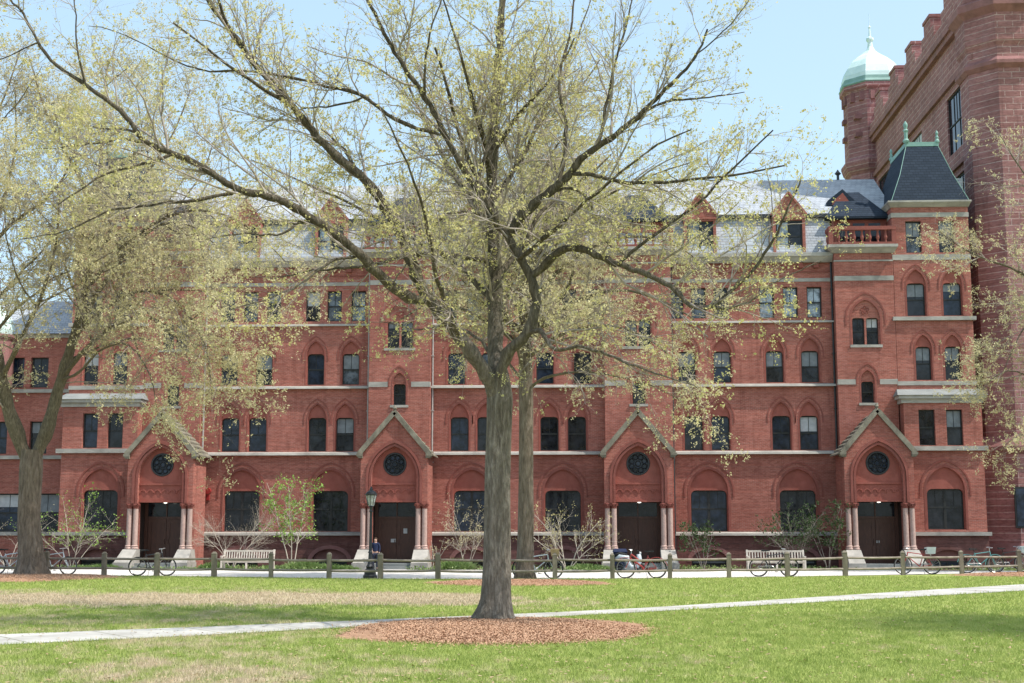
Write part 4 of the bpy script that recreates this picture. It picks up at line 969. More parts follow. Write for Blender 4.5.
def trunk_mesh(pts, rads, k, flare, flz, seed, lobes=6, rough=.03):
    P = np.array(pts); n = len(P); rr = random.Random(seed); ph = [rr.uniform(0, 6.28) for _ in range(12)]
    V = []; F = []
    for i in range(n):
        z = P[i][2] - P[0][2]
        for j in range(k):
            a = 2 * PI * j / k; f = math.exp(-max(0, z) / flz)
            m = 1 + flare * f * (1 + .55 * math.sin(lobes * a + ph[0]) + .3 * math.sin((lobes - 3) * a + ph[1]))
            m += rough * (math.sin(9 * a + ph[2] + z * .7) + .7 * math.sin(17 * a + ph[3] - z * 1.1) + .5 * math.sin(5 * a + ph[4] + z * 2.1)) * (.5 + .5 * math.sin(z * 1.7 + ph[5] + a)) + rr.uniform(-.008, .008)
            V.append((P[i][0] + rads[i] * m * math.cos(a), P[i][1] + rads[i] * m * math.sin(a), P[i][2]))
    for i in range(n - 1):
        for j in range(k): F.append((i * k + j, i * k + (j + 1) % k, (i + 1) * k + (j + 1) % k, (i + 1) * k + j))
    return np.array(V), np.array(F)
def guide(pts, r0, r1, pw=1.0, n=None):
    """pts: (px, py, Y) survey points of a limb"""
    P = catmull([tuple(at(*p)) for p in pts]); n = n or max(8, len(P)); P = resample(P, n); f = np.linspace(0, 1, n)
    ln_ = np.linalg.norm(np.diff(P, axis=0), axis=1).sum(); sw = 1 - .45 * np.exp(-(f * ln_ / (1.6 * r0)) ** 2)
    return P, (r0 + (r1 - r0) * f ** pw) * sw
def tree(name, base, label, cat, trunk, tr_r, guides, leafmat, P1, P2, P3, leaf, seed, flare=(.5, .5), bark='bark', autos=None, group=None, twig='twig', lobes=6, extra_up=0.0, leafasp=.6):
    rng = np.random.default_rng(seed); root = thing(name, base, label, cat, group); off = tuple(base)
    T = resample(catmull(trunk), 48); dk = np.r_[0, np.cumsum(np.linalg.norm(np.diff(np.array(trunk, float), axis=0), axis=1))]; tr = np.interp(np.linspace(0, 1, 48), dk / dk[-1], tr_r)
    V, F = trunk_mesh(T, tr, 48, flare[0], flare[1], seed, lobes); mesh_np('trunk', V, F, M[bark], root, True, off)
    G = list(guides); VV, FF, nb = [], [], 0
    def add(P, Rd, k):
        nonlocal nb
        v, f = tubes(P, Rd, k); VV.append(v); FF.append(f + nb); nb += len(v)
    L0P = []; L0R = []
    for P, Rd in G:
        kn = P + np.random.default_rng(seed + len(P)).normal(0, .010, P.shape) * 1.0
        add(kn[None], (Rd * (1 + .10 * np.sin(np.arange(len(Rd)) * 2.3) + .06 * np.sin(np.arange(len(Rd)) * 5.1)))[None], 12)
        L0P.append(resample(P, 24)); L0R.append(np.interp(np.linspace(0, 1, 24), np.linspace(0, 1, len(Rd)), Rd))
    if autos:
        n_, L_, ang_, up_a, t0_, src = autos
        S = [L0P[i] for i in src] if src else [resample(T, 24)]; SR = [L0R[i] for i in src] if src else [np.interp(np.linspace(0, 1, 24), np.linspace(0, 1, 48), tr)]
        tot = sum(np.linalg.norm(np.diff(s, axis=0), axis=1).sum() for s in S) * (1 - t0_)
        A, AR = spawn(np.stack(S), np.stack(SR), n_ / tot, t0_, L_, ang_, up_a, .10, 12, rfac=.6, rl=.016, rng=rng)
        add(A, AR, 8)
        for a, r in zip(A, AR): L0P.append(resample(a, 24)); L0R.append(np.interp(np.linspace(0, 1, 24), np.linspace(0, 1, 12), r))
    mesh_np('branches', np.concatenate(VV), np.concatenate(FF), M['bark' if bark == 'bark' else 'limb'], root, True, off)
    cen = np.array(T[len(T) // 2]); P0 = np.stack(L0P); R0 = np.stack(L0R)
    A1, B1 = spawn(P0, R0, rng=rng, outw=cen, **P1); A2, B2 = spawn(A1, B1, rng=rng, **P2); A3, B3 = spawn(A2, B2, rng=rng, **P3)
    VV, FF, nb = [], [], 0; add(A1, B1, 5); add(A2, B2, 3); add(A3, B3, 3)
    mesh_np('twigs', np.concatenate(VV), np.concatenate(FF), M[twig], root, False, off)
    npc, spread, size, keep = leaf; pts = A3[:, 1:].reshape(-1, 3); pts = np.concatenate([pts, A3[:, -1], A2[:, -1], A2[:, -2]])
    # clumpy density so light and dark masses form
    ph = rng.uniform(0, 6, 6); dn = np.sin(pts[:, 0] * 1.1 + ph[0]) * np.sin(pts[:, 1] * 1.0 + ph[1]) * np.sin(pts[:, 2] * 1.2 + ph[2])
    pts = pts[rng.random(len(pts)) < keep * (1 + 1.1 * dn)]
    C = np.repeat(pts, npc, 0); C = C + rng.normal(0, spread, C.shape); V, F = leafquads(C, size, rng, leafasp)
    mesh_np('crown', V, F, M[leafmat], root, False, off)
    print(name, 'L1', len(A1), 'L2', len(A2), 'L3', len(A3), 'leaves', len(F)); return root

# --- the big tree in the middle of the lawn
Y0 = 23.75; b0 = gd(495, 621.5); b0 = Vector((b0.x, Y0, 0))
tr = [(b0.x, Y0, -.08), (b0.x, Y0, .15), tuple(at(496, 600, Y0)), tuple(at(497, 540, Y0)), tuple(at(497.5, 480, Y0)), tuple(at(499, 430, Y0)), tuple(at(499.5, 400, Y0)), tuple(at(498, 378, Y0 + .08)), tuple(at(497, 356, Y0 + .2))]
G = []
def g(pts, r0, r1, pw=.8): G.append(guide(pts, r0, r1, pw))
g([(501, 425, 23.75), (498, 402, 23.72), (488, 379, 23.58), (475, 358, 23.45), (461, 338, 23.4), (441, 314, 23.3), (430, 301, 23.2), (420, 285, 23.1), (409, 255, 23.0), (398, 229, 22.9), (380, 200, 22.8), (370, 185, 22.7), (325, 145, 22.5), (295, 110, 22.3), (260, 70, 22.2), (230, 30, 22), (210, 2, 22), (190, -45, 22), (175, -100, 22.2)], .165, .026, .6)
g([(428, 298, 23.15), (414, 300, 22.9), (400, 292, 22.75), (385, 280, 22.6), (360, 255, 22.3), (325, 227, 22.0), (280, 200, 21.6), (240, 190, 21.2), (215, 175, 21), (180, 155, 20.8), (145, 142, 20.6), (125, 115, 20.5), (90, 88, 20.3), (50, 60, 20.2), (30, 25, 20.2), (8, -5, 20.2)], .11, .016, .7)
g([(499, 415, 23.75), (499, 392, 23.7), (501, 371, 23.6), (509, 352, 23.5), (523, 338, 23.4), (533, 322, 23.35), (537, 301, 23.35), (533, 285, 23.4), (530, 276, 23.4), (520, 258, 23.45), (509, 237, 23.5), (496, 221, 23.4), (488, 205, 23.3), (472, 182, 23.2), (456, 155, 23), (450, 145, 23), (430, 105, 22.8), (400, 60, 22.6), (370, 5, 22.4), (350, -50, 22.3)], .135, .02, .6)
g([(499, 410, 23.8), (498, 372, 23.95), (496, 345, 24.1), (495, 300, 24.3), (494, 260, 24.4), (493, 220, 24.5), (491, 170, 24.6), (494, 120, 24.7), (498, 60, 24.8), (502, 0, 24.9), (498, -60, 25), (505, -130, 25)], .16, .03, 1.0)
g([(509, 237, 23.5), (517, 221, 23.4), (533, 205, 23.3), (551, 191, 23.2), (570, 174, 23.1), (585, 155, 23), (615, 135, 22.8), (645, 110, 22.6), (665, 90, 22.5), (692, 62, 22.4), (708, 30, 22.3)], .10, .016, .8)
g([(640, 114, 22.6), (670, 101, 22.5), (705, 98, 22.4), (745, 92, 22.3)], .03, .007)
g([(531, 278, 23.4), (545, 265, 23.3), (565, 248, 23.1), (586, 250, 22.9), (610, 261, 22.7), (635, 270, 22.5), (653, 278, 22.4), (672, 287, 22.3), (695, 308, 22.1), (718, 302, 22), (748, 276, 21.9), (770, 246, 21.8), (788, 208, 21.7), (802, 178, 21.6)], .085, .012, .7)
g([(693, 306, 22.1), (725, 308, 22.3), (752, 300, 22.4), (775, 282, 22.5), (800, 270, 22.6), (822, 262, 22.6)], .03, .006)
g([(527, 334, 23.4), (541, 331, 23.1), (551, 347, 22.9), (560, 350, 22.8), (576, 347, 22.6), (600, 352, 22.4), (630, 364, 22.2), (665, 376, 22), (700, 388, 21.9)], .055, .008, .6)
g([(551, 191, 23.2), (575, 189, 23.3), (590, 200, 23.4), (594, 219, 23.5), (612, 247, 23.7), (640, 262, 23.9)], .032, .008)
g([(494, 262, 24.4), (470, 258, 24.3), (440, 254, 24.2), (405, 257, 24), (380, 263, 23.9), (350, 268, 23.8), (315, 270, 23.7), (270, 280, 23.6)], .06, .009)
g([(325, 227, 22), (300, 222, 21.8), (280, 235, 21.6), (240, 234, 21.4), (205, 240, 21.2)], .03, .006)
g([(240, 190, 21.2), (215, 197, 21), (165, 203, 20.8), (110, 211, 20.6), (65, 231, 20.4), (20, 240, 20.3)], .035, .006)
g([(145, 142, 20.6), (120, 139, 20.7), (100, 143, 20.8), (70, 147, 20.9), (30, 150, 21)], .022, .005)
g([(360, 255, 22.3), (330, 262, 22), (300, 285, 21.7), (265, 300, 21.5), (230, 310, 21.4)], .03, .006)
g([(440, 135, 22.9), (400, 122, 22.8), (360, 95, 22.6), (320, 85, 22.5), (260, 72, 22.3), (200, 70, 22.1), (165, 55, 22), (125, 35, 21.9), (90, 25, 21.8)], .04, .006)
g([(365, 96, 22.6), (340, 105, 22.5), (310, 108, 22.6), (285, 116, 22.7), (250, 140, 22.8)], .022, .005)
g([(496, 221, 23.4), (475, 213, 23.1), (445, 215, 22.9), (425, 240, 22.7), (412, 258, 22.6), (398, 276, 22.5), (385, 300, 22.4)], .03, .008)
g([(600, 143, 22.9), (606, 105, 23), (618, 55, 23.1), (632, 0, 23.2), (640, -40, 23.2)], .035, .008)
g([(560, 182, 23.1), (566, 135, 23.3), (560, 80, 23.5), (572, 20, 23.7), (576, -50, 23.8)], .045, .010)
g([(493, 200, 24.5), (520, 160, 25), (545, 110, 25.6), (570, 60, 26.2), (590, 0, 26.8)], .06, .010)
g([(494, 240, 24.4), (470, 200, 25.2), (440, 150, 26), (410, 90, 26.8), (395, 30, 27.4)], .07, .010)
g([(494, 280, 24.3), (530, 240, 25.4), (580, 210, 26.5), (640, 180, 27.5), (700, 160, 28.2)], .07, .010)
g([(494, 300, 24.3), (450, 260, 25.4), (390, 225, 26.6), (320, 190, 27.6), (250, 160, 28.3)], .07, .010)
g([(492, 180, 24.6), (480, 130, 23.6), (462, 60, 22.4), (440, -10, 21.4)], .06, .012)
g([(520, 258, 23.4), (560, 225, 22.2), (600, 190, 21.2), (650, 150, 20.4), (690, 130, 20)], .05, .010)
g([(461, 338, 23.4), (440, 290, 22.4), (430, 240, 21.2), (410, 170, 20.3), (380, 110, 19.8)], .055, .010)
g([(498, 372, 23.8), (480, 340, 24.6), (450, 325, 25.4), (420, 330, 26), (380, 322, 26.6)], .04, .008)
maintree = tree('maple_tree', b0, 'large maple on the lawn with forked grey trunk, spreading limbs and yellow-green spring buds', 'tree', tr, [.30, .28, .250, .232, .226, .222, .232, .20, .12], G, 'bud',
    dict(thin=.04, dens=3.6, tmin=.13, L=(.8, 2.6), ang=(.5, 1.25), up=.10, wig=.13, n=9, rl=.010, droop=.01),
    dict(dens=7.6, tmin=.10, L=(.3, 1.05), ang=(.4, 1.1), up=.12, wig=.14, n=6, rl=.008, droop=.02),
    dict(dens=8.0, tmin=.12, L=(.08, .34), ang=(.4, 1.1), up=.15, wig=.12, n=3, rl=.010),
    (5, .024, .019, .38), 5, flare=(.58, .27), autos=(34, (2.0, 4.0), (.5, 1.2), .1, .3, [0, 1, 2, 3, 4, 6, 21, 22, 23]), lobes=7, leafasp=.7)

# --- old tree at the left edge
Yl = 47.2; bl_ = gd(31, 576); bl_ = Vector((bl_.x, Yl, 0)); G = []
tr = [(bl_.x, Yl, -.1), (bl_.x, Yl, .2), tuple(at(31, 550, Yl)), tuple(at(29, 520, Yl)), tuple(at(30, 490, Yl)), tuple(at(31, 468, Yl)), tuple(at(32, 450, Yl))]
g([(31, 470, Yl), (22, 446, Yl), (10, 414, Yl - .2), (2, 380, Yl - .4), (-8, 330, Yl - .6), (-20, 260, Yl - 1), (-30, 190, Yl - 1), (-35, 120, Yl - 1)], .30, .04, .8)
g([(31, 470, Yl), (38, 450, Yl), (48, 428, Yl + .1), (61, 380, Yl + .2), (75, 335, Yl + .3), (85, 290, Yl + .4), (95, 240, Yl + .5), (100, 180, Yl + .5), (104, 110, Yl + .5), (108, 60, Yl + .5)], .27, .04, .8)
g([(75, 335, Yl + .3), (100, 290, Yl - .3), (130, 250, Yl - .8), (160, 225, Yl - 1.2), (190, 225, Yl - 1.5), (215, 245, Yl - 1.7)], .12, .02)
g([(61, 380, Yl + .2), (85, 350, Yl - .5), (115, 325, Yl - 1), (150, 318, Yl - 1.4), (175, 335, Yl - 1.6), (190, 365, Yl - 1.7)], .10, .02)
g([(90, 265, Yl + .4), (120, 215, Yl + 1), (150, 170, Yl + 1.4), (175, 130, Yl + 1.6), (190, 90, Yl + 1.8)], .09, .02)
g([(2, 380, Yl - .4), (20, 340, Yl - 1.6), (40, 300, Yl - 2.4), (55, 250, Yl - 3), (60, 190, Yl - 3.2)], .11, .02)
g([(-8, 330, Yl - .6), (-40, 290, Yl), (-80, 250, Yl + .5), (-120, 230, Yl + .5)], .11, .02)
g([(-20, 260, Yl - 1), (10, 225, Yl - 1.6), (45, 200, Yl - 2.2), (70, 165, Yl - 2.4), (80, 120, Yl - 2.4)], .08, .02)
g([(-30, 190, Yl - 1), (-15, 140, Yl - .6), (5, 95, Yl - .4), (20, 50, Yl)], .07, .02)
g([(98, 210, Yl + .5), (70, 160, Yl + .3), (45, 110, Yl), (30, 60, Yl)], .08, .02)
g([(-20, 260, Yl - 1), (0, 210, Yl - .5), (15, 150, Yl), (15, 90, Yl + .4)], .08, .02)
g([(85, 290, Yl + .4), (125, 245, Yl - .6), (170, 215, Yl - 1.4), (215, 212, Yl - 2), (255, 232, Yl - 2.4), (285, 262, Yl - 2.6)], .10, .015)
g([(75, 335, Yl + .3), (110, 305, Yl - .9), (145, 290, Yl - 1.8), (180, 305, Yl - 2.4), (205, 345, Yl - 2.7), (212, 395, Yl - 2.8)], .09, .015)
g([(61, 380, Yl + .2), (80, 372, Yl - .9), (100, 350, Yl - 1.8), (128, 345, Yl - 2.4), (150, 375, Yl - 2.8), (158, 420, Yl - 2.9)], .06, .012)
far1 = dict(dens=2.4, tmin=.15, L=(1.2, 3.2), ang=(.5, 1.3), up=.05, wig=.14, n=8, rl=.010, droop=.05)
far2 = dict(dens=6.0, tmin=.1, L=(.5, 1.4), ang=(.4, 1.1), up=.05, wig=.15, n=5, rl=.008, droop=.07)
far3 = dict(dens=6.0, tmin=.1, L=(.15, .5), ang=(.4, 1.1), up=.05, wig=.12, n=3, rl=.012, droop=.04)
tree('elm_tree', bl_, 'old elm with brown furrowed trunk and dense pale yellow drooping foliage at the left edge', 'tree', tr, [.46, .45, .41, .38, .38, .40, .36], G, 'bud_pale', far1, far2, far3,
    (4, .04, .034, .50), 8, flare=(.5, .42), autos=(64, (2.4, 5.0), (.6, 1.3), .12, .25, [0, 1, 2, 3, 4, 5, 6, 7, 8, 11, 12]), bark='bark_far', lobes=6)
# --- straight-trunked tree behind the big one
Yc = 45.3; bc = gd(525, 578.5); bc = Vector((bc.x, Yc, 0)); G = []
tr = [(bc.x, Yc, -.1), (bc.x, Yc, .2), tuple(at(525.5, 550, Yc)), tuple(at(526, 480, Yc)), tuple(at(526, 400, Yc)), tuple(at(525, 340, Yc)), tuple(at(524, 280, Yc)), tuple(at(522, 210, Yc)), tuple(at(522, 150, Yc))]
g([(525, 345, Yc), (545, 322, Yc - .5), (580, 300, Yc - 1), (620, 290, Yc - 1.4), (660, 300, Yc - 1.6), (695, 320, Yc - 1.6)], .11, .02)
g([(525, 350, Yc), (500, 330, Yc + .4), (465, 310, Yc + .8), (430, 305, Yc + 1), (400, 320, Yc + 1)], .10, .02)
g([(526, 390, Yc), (545, 378, Yc - .5), (575, 372, Yc - 1), (610, 375, Yc - 1.3), (650, 385, Yc - 1.5), (680, 400, Yc - 1.5)], .06, .012)
g([(524, 280, Yc), (550, 240, Yc), (590, 205, Yc), (630, 185, Yc), (665, 180, Yc)], .10, .02)
g([(524, 270, Yc), (495, 235, Yc), (455, 210, Yc), (415, 195, Yc)], .09, .02)
g([(522, 170, Yc), (545, 130, Yc), (575, 95, Yc), (600, 60, Yc)], .08, .02)
g([(522, 180, Yc), (505, 140, Yc), (480, 100, Yc), (460, 60, Yc)], .08, .02)
g([(524, 300, Yc), (490, 265, Yc - .6), (445, 240, Yc - 1.2), (395, 238, Yc - 1.6), (350, 255, Yc - 1.9), (320, 285, Yc - 2)], .09, .015)
g([(524, 310, Yc), (565, 265, Yc - .8), (610, 240, Yc - 1.5), (655, 238, Yc - 2), (695, 258, Yc - 2.3), (718, 290, Yc - 2.4)], .09, .015)
g([(525, 360, Yc), (560, 335, Yc - .9), (605, 325, Yc - 1.6), (650, 340, Yc - 2.1), (682, 370, Yc - 2.3), (700, 405, Yc - 2.4)], .07, .012)
ct = tree('oak_tree', bc, 'straight dark-trunked tree standing behind the big maple near the fence', 'tree', tr, [.33, .31, .28, .245, .235, .215, .18, .11, .05], G, 'bud_pale', far1, far2, far3,
    (4, .035, .032, .48), 21, flare=(.28, .35), autos=(48, (2.4, 5.2), (.7, 1.4), .12, .45, None), bark='bark_far', lobes=5)
# --- tree at the right edge, trunk outside the frame
Yr = 54.0; br_ = Vector((at(1120, 560, Yr).x, Yr, 0)); G = []
tr = [(br_.x, Yr, -.1), (br_.x, Yr, .3), (br_.x, Yr, 2), (br_.x - .1, Yr, 4), (br_.x - .2, Yr, 6.5), (br_.x - .3, Yr, 9), (br_.x - .3, Yr, 12)]
g([(1112, 400, Yr), (1085, 350, Yr), (1055, 300, Yr - .3), (1022, 273, Yr - .6), (980, 257, Yr - .9), (957, 245, Yr - 1), (936, 228, Yr - 1)], .14, .015)
g([(1112, 420, Yr), (1080, 400, Yr - .5), (1045, 385, Yr - 1), (1010, 370, Yr - 1.3), (985, 385, Yr - 1.5)], .09, .012)
g([(1105, 320, Yr), (1075, 260, Yr), (1050, 210, Yr - .3), (1022, 170, Yr - .5), (1000, 135, Yr - .6)], .13, .015)
g([(1055, 300, Yr - .3), (1030, 320, Yr - .8), (1015, 345, Yr - 1.2), (1000, 380, Yr - 1.4)], .05, .010)
g([(1112, 440, Yr), (1080, 440, Yr - 1), (1050, 432, Yr - 1.5), (1020, 435, Yr - 1.8), (1000, 450, Yr - 1.8)], .06, .010)
tree('elm_tree', br_, 'elm reaching into the right edge with pale leafy sprays, its trunk out of view', 'tree', tr, [.4, .39, .36, .33, .3, .22, .1], G, 'bud_pale', far1, far2, far3,
    (4, .04, .034, .66), 33, flare=(.4, .4), autos=(24, (2.2, 4.4), (.6, 1.3), .12, .3, None), bark='bark_far')
dup(ct, (17.2, 20.0, 0), 2.1, 'spring tree beyond the right edge whose shadow falls on the lawn')

# --- shrubs and small trees along the wall
def shrub(name, px, py, Y, label, stems, h, spread, leafm, twigm, leaf, seed, lean=.35, P=None, r0=.018, cat='shrub', tall=None, nl=(3.2, 5.5)):
    rng = np.random.default_rng(seed); x = at(px, py, Y).x; z = zg(Y); base = Vector((x, Y, z)); root = thing(name, base, label, cat)
    P0 = []; R0 = []
    for s in range(stems):
        a = 2 * PI * (s + rng.random() * .7) / stems; d = np.array([math.cos(a) * lean, math.sin(a) * lean * .6, 1.0]); pts = [np.array([x + math.cos(a) * .05, Y + math.sin(a) * .05, z])]
        hh = h * rng.uniform(.75, 1.05)
        for k in range(9):
            d = nrm(d + rng.normal(0, .09, 3) + np.array([math.cos(a) * lean * .12, 0, 0])); pts.append(pts[-1] + d * hh / 9)
        P0.append(np.array(pts)); R0.append(np.linspace(r0, r0 * .3, 10))
    P0 = np.stack(P0); R0 = np.stack(R0)
    A1, B1 = spawn(P0, R0, nl[0], .25, (spread * .5, spread), (.5, 1.2), .12, .15, 6, rl=.010, rng=rng); A2, B2 = spawn(A1, B1, nl[1], .1, (spread * .2, spread * .45), (.4, 1.1), .12, .15, 4, rl=.012, rng=rng)
    VV, FF, nb = [], [], 0
    for A, B, k in ((P0, R0, 6), (A1, B1, 4), (A2, B2, 3)):
        v, f = tubes(A, B * 1.15, k); VV.append(v); FF.append(f + nb); nb += len(v)
    mesh_np('stems', np.concatenate(VV), np.concatenate(FF), M[twigm], root, False, tuple(base))
    if leaf:
        npc, sp, size, keep = leaf; pts = np.concatenate([A2[:, 1:].reshape(-1, 3), A1[:, 3:].reshape(-1, 3)]); pts = pts[rng.random(len(pts)) < keep]
        C = np.repeat(pts, npc, 0) + rng.normal(0, sp, (len(pts) * npc, 3)); V, F = leafquads(C, size, rng, .65, .0); mesh_np('foliage', V, F, M[leafm], root, False, tuple(base))
    return root
shrub('bare_shrub', 232, 555, 68.5, 'leafless pale shrub in front of the arched window behind the left bench', 5, 3.4, 1.7, 'bud_pale', 'twig_pale', (1, .03, .02, .15), 41, lean=.5, nl=(7, 10))
shrub('young_tree', 292, 555, 67.5, 'young tree with fresh bright green leaves growing against the brick wall', 3, 4.7, 1.5, 'leaf_green', 'twig_pale', (3, .06, .055, .5), 42, lean=.2, r0=.03, cat='tree', nl=(6, 7))
shrub('flowering_shrub', 466, 555, 66, 'thin pale shrub before the window just left of the big trunk', 4, 3.2, 1.5, 'bud_pale', 'twig_pale', (2, .03, .03, .5), 43, lean=.4, nl=(6, 9))
shrub('dogwood_shrub', 567, 560, 63.5, 'wide V-shaped pale shrub with yellow buds right of the two trunks', 5, 3.5, 1.5, 'bud', 'twig_pale', (2, .035, .03, .45), 44, lean=.6, r0=.028, nl=(5, 8))
shrub('evergreen_shrub', 703, 558, 69, 'thin dark green shrub under the window left of the right bench', 4, 2.4, 1.0, 'leaf_dark', 'twig', (4, .05, .05, .5), 45, lean=.3, nl=(5.5, 8))
shrub('evergreen_shrub', 795, 558, 69.5, 'dark spreading shrub hiding the window behind the right bench', 5, 3.6, 1.5, 'leaf_dark', 'twig', (2, .06, .05, .5), 46, lean=.45, nl=(5.5, 8))
shrub('evergreen_shrub', 828, 558, 69.5, 'narrow dark shrub beside the downspout left of the right porch', 4, 3.3, 1.0, 'leaf_dark', 'twig', (4, .06, .05, .45), 47, lean=.3, nl=(5.5, 8))
shrub('leafy_shrub', 72, 558, 67, 'loose green-leaved shrub growing right of the old left trunk', 5, 3.4, 1.6, 'leaf_green', 'twig_pale', (2, .05, .045, .35), 48, lean=.5, nl=(5.5, 8))
shrub('bare_shrub', 8, 558, 68, 'pale twiggy shrub against the wall at the far left edge', 5, 3.8, 1.7, 'bud_pale', 'twig_pale', (1, .03, .03, .35), 49, lean=.5)
shrub('budding_shrub', 433, 560, 67, 'small sparse shrub with pale blossoms beside the second porch', 4, 1.7, .7, 'bud_pale', 'twig_pale', (2, .03, .03, .5), 50, lean=.4)
def clump(px, Y, w, h, label, seed, m='leaf_ground'):
    rng = np.random.default_rng(seed); x = at(px, 560, Y).x; z = zg(Y); n = int(900 * w); a = rng.random(n) * 2 * PI; r = np.sqrt(rng.random(n)) * w / 2
    B = np.c_[x + r * np.cos(a), Y + r * np.sin(a) * .6, np.full(n, z)]; H = h * (.5 + .6 * rng.random(n)) * (1 - .5 * (2 * r / w) ** 2); ln = rng.normal(0, .3, (n, 2)) * H[:, None] + np.c_[np.cos(a), np.sin(a)] * (r / w * h * .6)[:, None]
    T = B + np.c_[ln, H]; s = np.c_[-np.sin(a * 3), np.cos(a * 3), np.zeros(n)] * .022; Mid = (B + T) / 2 + np.c_[ln * -.1, H * .12]
    V = np.stack([B, Mid - s, T, Mid + s], 1).reshape(-1, 3)
    root = mesh_np('perennial_clump', V - np.array([x, Y, z]), np.arange(len(V)).reshape(-1, 4), M[m]); root.location = (x, Y, z)
    tag(root, label, 'plant')
for i, (px, Y, w, h, lab) in enumerate([(214, 62, 1.3, .5, 'low green clump between the left porch and the left bench'), (302, 62.5, 1.6, .6, 'bushy green clump under the young green tree'), (325, 63.5, 1.8, .45, 'wide low clump right of the young green tree'),
        (346, 64, 1.3, .35, 'low clump just left of the lamp post'), (456, 61, 1.7, .62, 'bright green clump right of the second porch'), (104, 63, 1.6, .4, 'green clump left of the left porch'), (82, 63, 1.3, .35, 'green clump nearest the old left trunk'),
        (585, 62, 1.7, .42, 'pale green clump right of the V-shaped shrub'), (603, 62.5, 1.0, .35, 'small clump beside the third porch pedestal'), (271, 63, 1.1, .35, 'small clump right of the left bench')]): clump(px, Y, w, h, lab, 60 + i)
n = 26000; X = RNG.uniform(-30, 22, n); Y = RNG.uniform(58.5, 72.6, n); keep = np.ones(n, bool)
for c in PC: keep &= ~((np.abs(X - c) < 1.9))
keep &= ~((X > 3.5) & (Y < 63.6)); keep &= (np.sin(X * 1.3) + np.sin(Y * 1.7 + X * .6) + RNG.normal(0, .5, n) > -.2); X, Y = X[keep], Y[keep]; Z = np.array([zg(y) for y in Y]) + RNG.uniform(.02, .2, len(X))
V, F = leafquads(np.c_[X, Y, Z], .05, RNG, .6); tag(mesh_np('ground_cover', V, F, M['leaf_ground']), 'low leafy ground cover in the bed along the hall', 'ground cover', kind='stuff')
# ================================================================ fence
fence = thing('timber_fence', (0, 47, 0), 'low weathered timber post and double rail fence along the walkway', 'fence')
frn = random.Random(9)
for i, (x, y) in enumerate(FP):
    mb = MB(); w = .075 + frn.uniform(-.008, .008); tl = frn.uniform(-.015, .015); h = .84 + frn.uniform(-.03, .03)
    mb.hexa([(x - w, y - w, -.1), (x + w, y - w, -.1), (x + w, y + w, -.1), (x - w, y + w, -.1), (x - w + tl, y - w, h - .05), (x + w + tl, y - w, h - .05), (x + w + tl, y + w, h - .05), (x - w + tl, y + w, h - .05)])
    mb.hexa([(x - w + tl - .01, y - w - .01, h - .048), (x + w + tl + .01, y - w - .01, h - .048), (x + w + tl + .01, y + w + .01, h - .048), (x - w + tl - .01, y + w + .01, h - .048), (x - w * .4 + tl, y - w * .4, h + .02), (x + w * .4 + tl, y - w * .4, h + .02), (x + w * .4 + tl, y + w * .4, h + .02), (x - w * .4 + tl, y + w * .4, h + .02)])
    mb.build('post', M['fence_wood'], fence)
    if i + 1 < len(FP):
        x2, y2 = FP[i + 1]
        for z in (.62, .27):
            mb = MB(); a = frn.uniform(-.02, .02); b = frn.uniform(-.02, .02); k = 4; pts = [(x + (x2 - x) * j / k, y + (y2 - y) * j / k, z + a + (b - a) * j / k - .012 * math.sin(PI * j / k)) for j in range(k + 1)]
            pts[0] = (x + (x2 - x) * .042, y + (y2 - y) * .042, pts[0][2]); pts[-1] = (x + (x2 - x) * .958, y + (y2 - y) * .958, pts[-1][2])
            mb.tube(pts, .045, 6); mb.build('rail', M['rail_wood'], fence)
# ================================================================ lamp post
lp = gd(370, 578.5); lamp = thing('lamp_post', (lp.x, lp.y, 0), 'black cast iron lamp post with glass lantern before the second porch', 'lamp post')
def L(prof, nm, mat, k=12, par=lamp, smooth=False):
    mb = MB(); mb.lathe((lp.x, lp.y, 0), prof, k); return mb.build(nm, M[mat], par, smooth)
L([(.24, 0), (.24, .1), (.2, .14), (.19, .3), (.13, .36), (.15, .42), (.10, .5), (.075, .6)], 'base', 'iron', 8)
L([(.075, .6), (.06, .9), (.08, .93), (.055, .98), (.042, 2.35), (.07, 2.4), (.045, 2.45), (.06, 2.56), (.11, 2.6)], 'post', 'iron', 12)
lan = L([(.10, 2.6), (.115, 2.66), (.175, 2.95), (.17, 2.98)], 'lantern_glass', 'globe', 8)
L([(.20, 2.98), (.21, 3.01), (.15, 3.1), (.06, 3.16), (.05, 3.22), (.015, 3.3)], 'lantern_cap', 'iron', 8)
mb = MB()
for k in range(8):
    a = 2 * PI * k / 8; mb.bar((lp.x + .115 * math.cos(a), lp.y + .115 * math.sin(a), 2.62), (lp.x + .18 * math.cos(a), lp.y + .18 * math.sin(a), 2.98), .014, .014)
mb.build('lantern_cage', M['iron'], lamp); lamp.scale = (1, 1, .925)
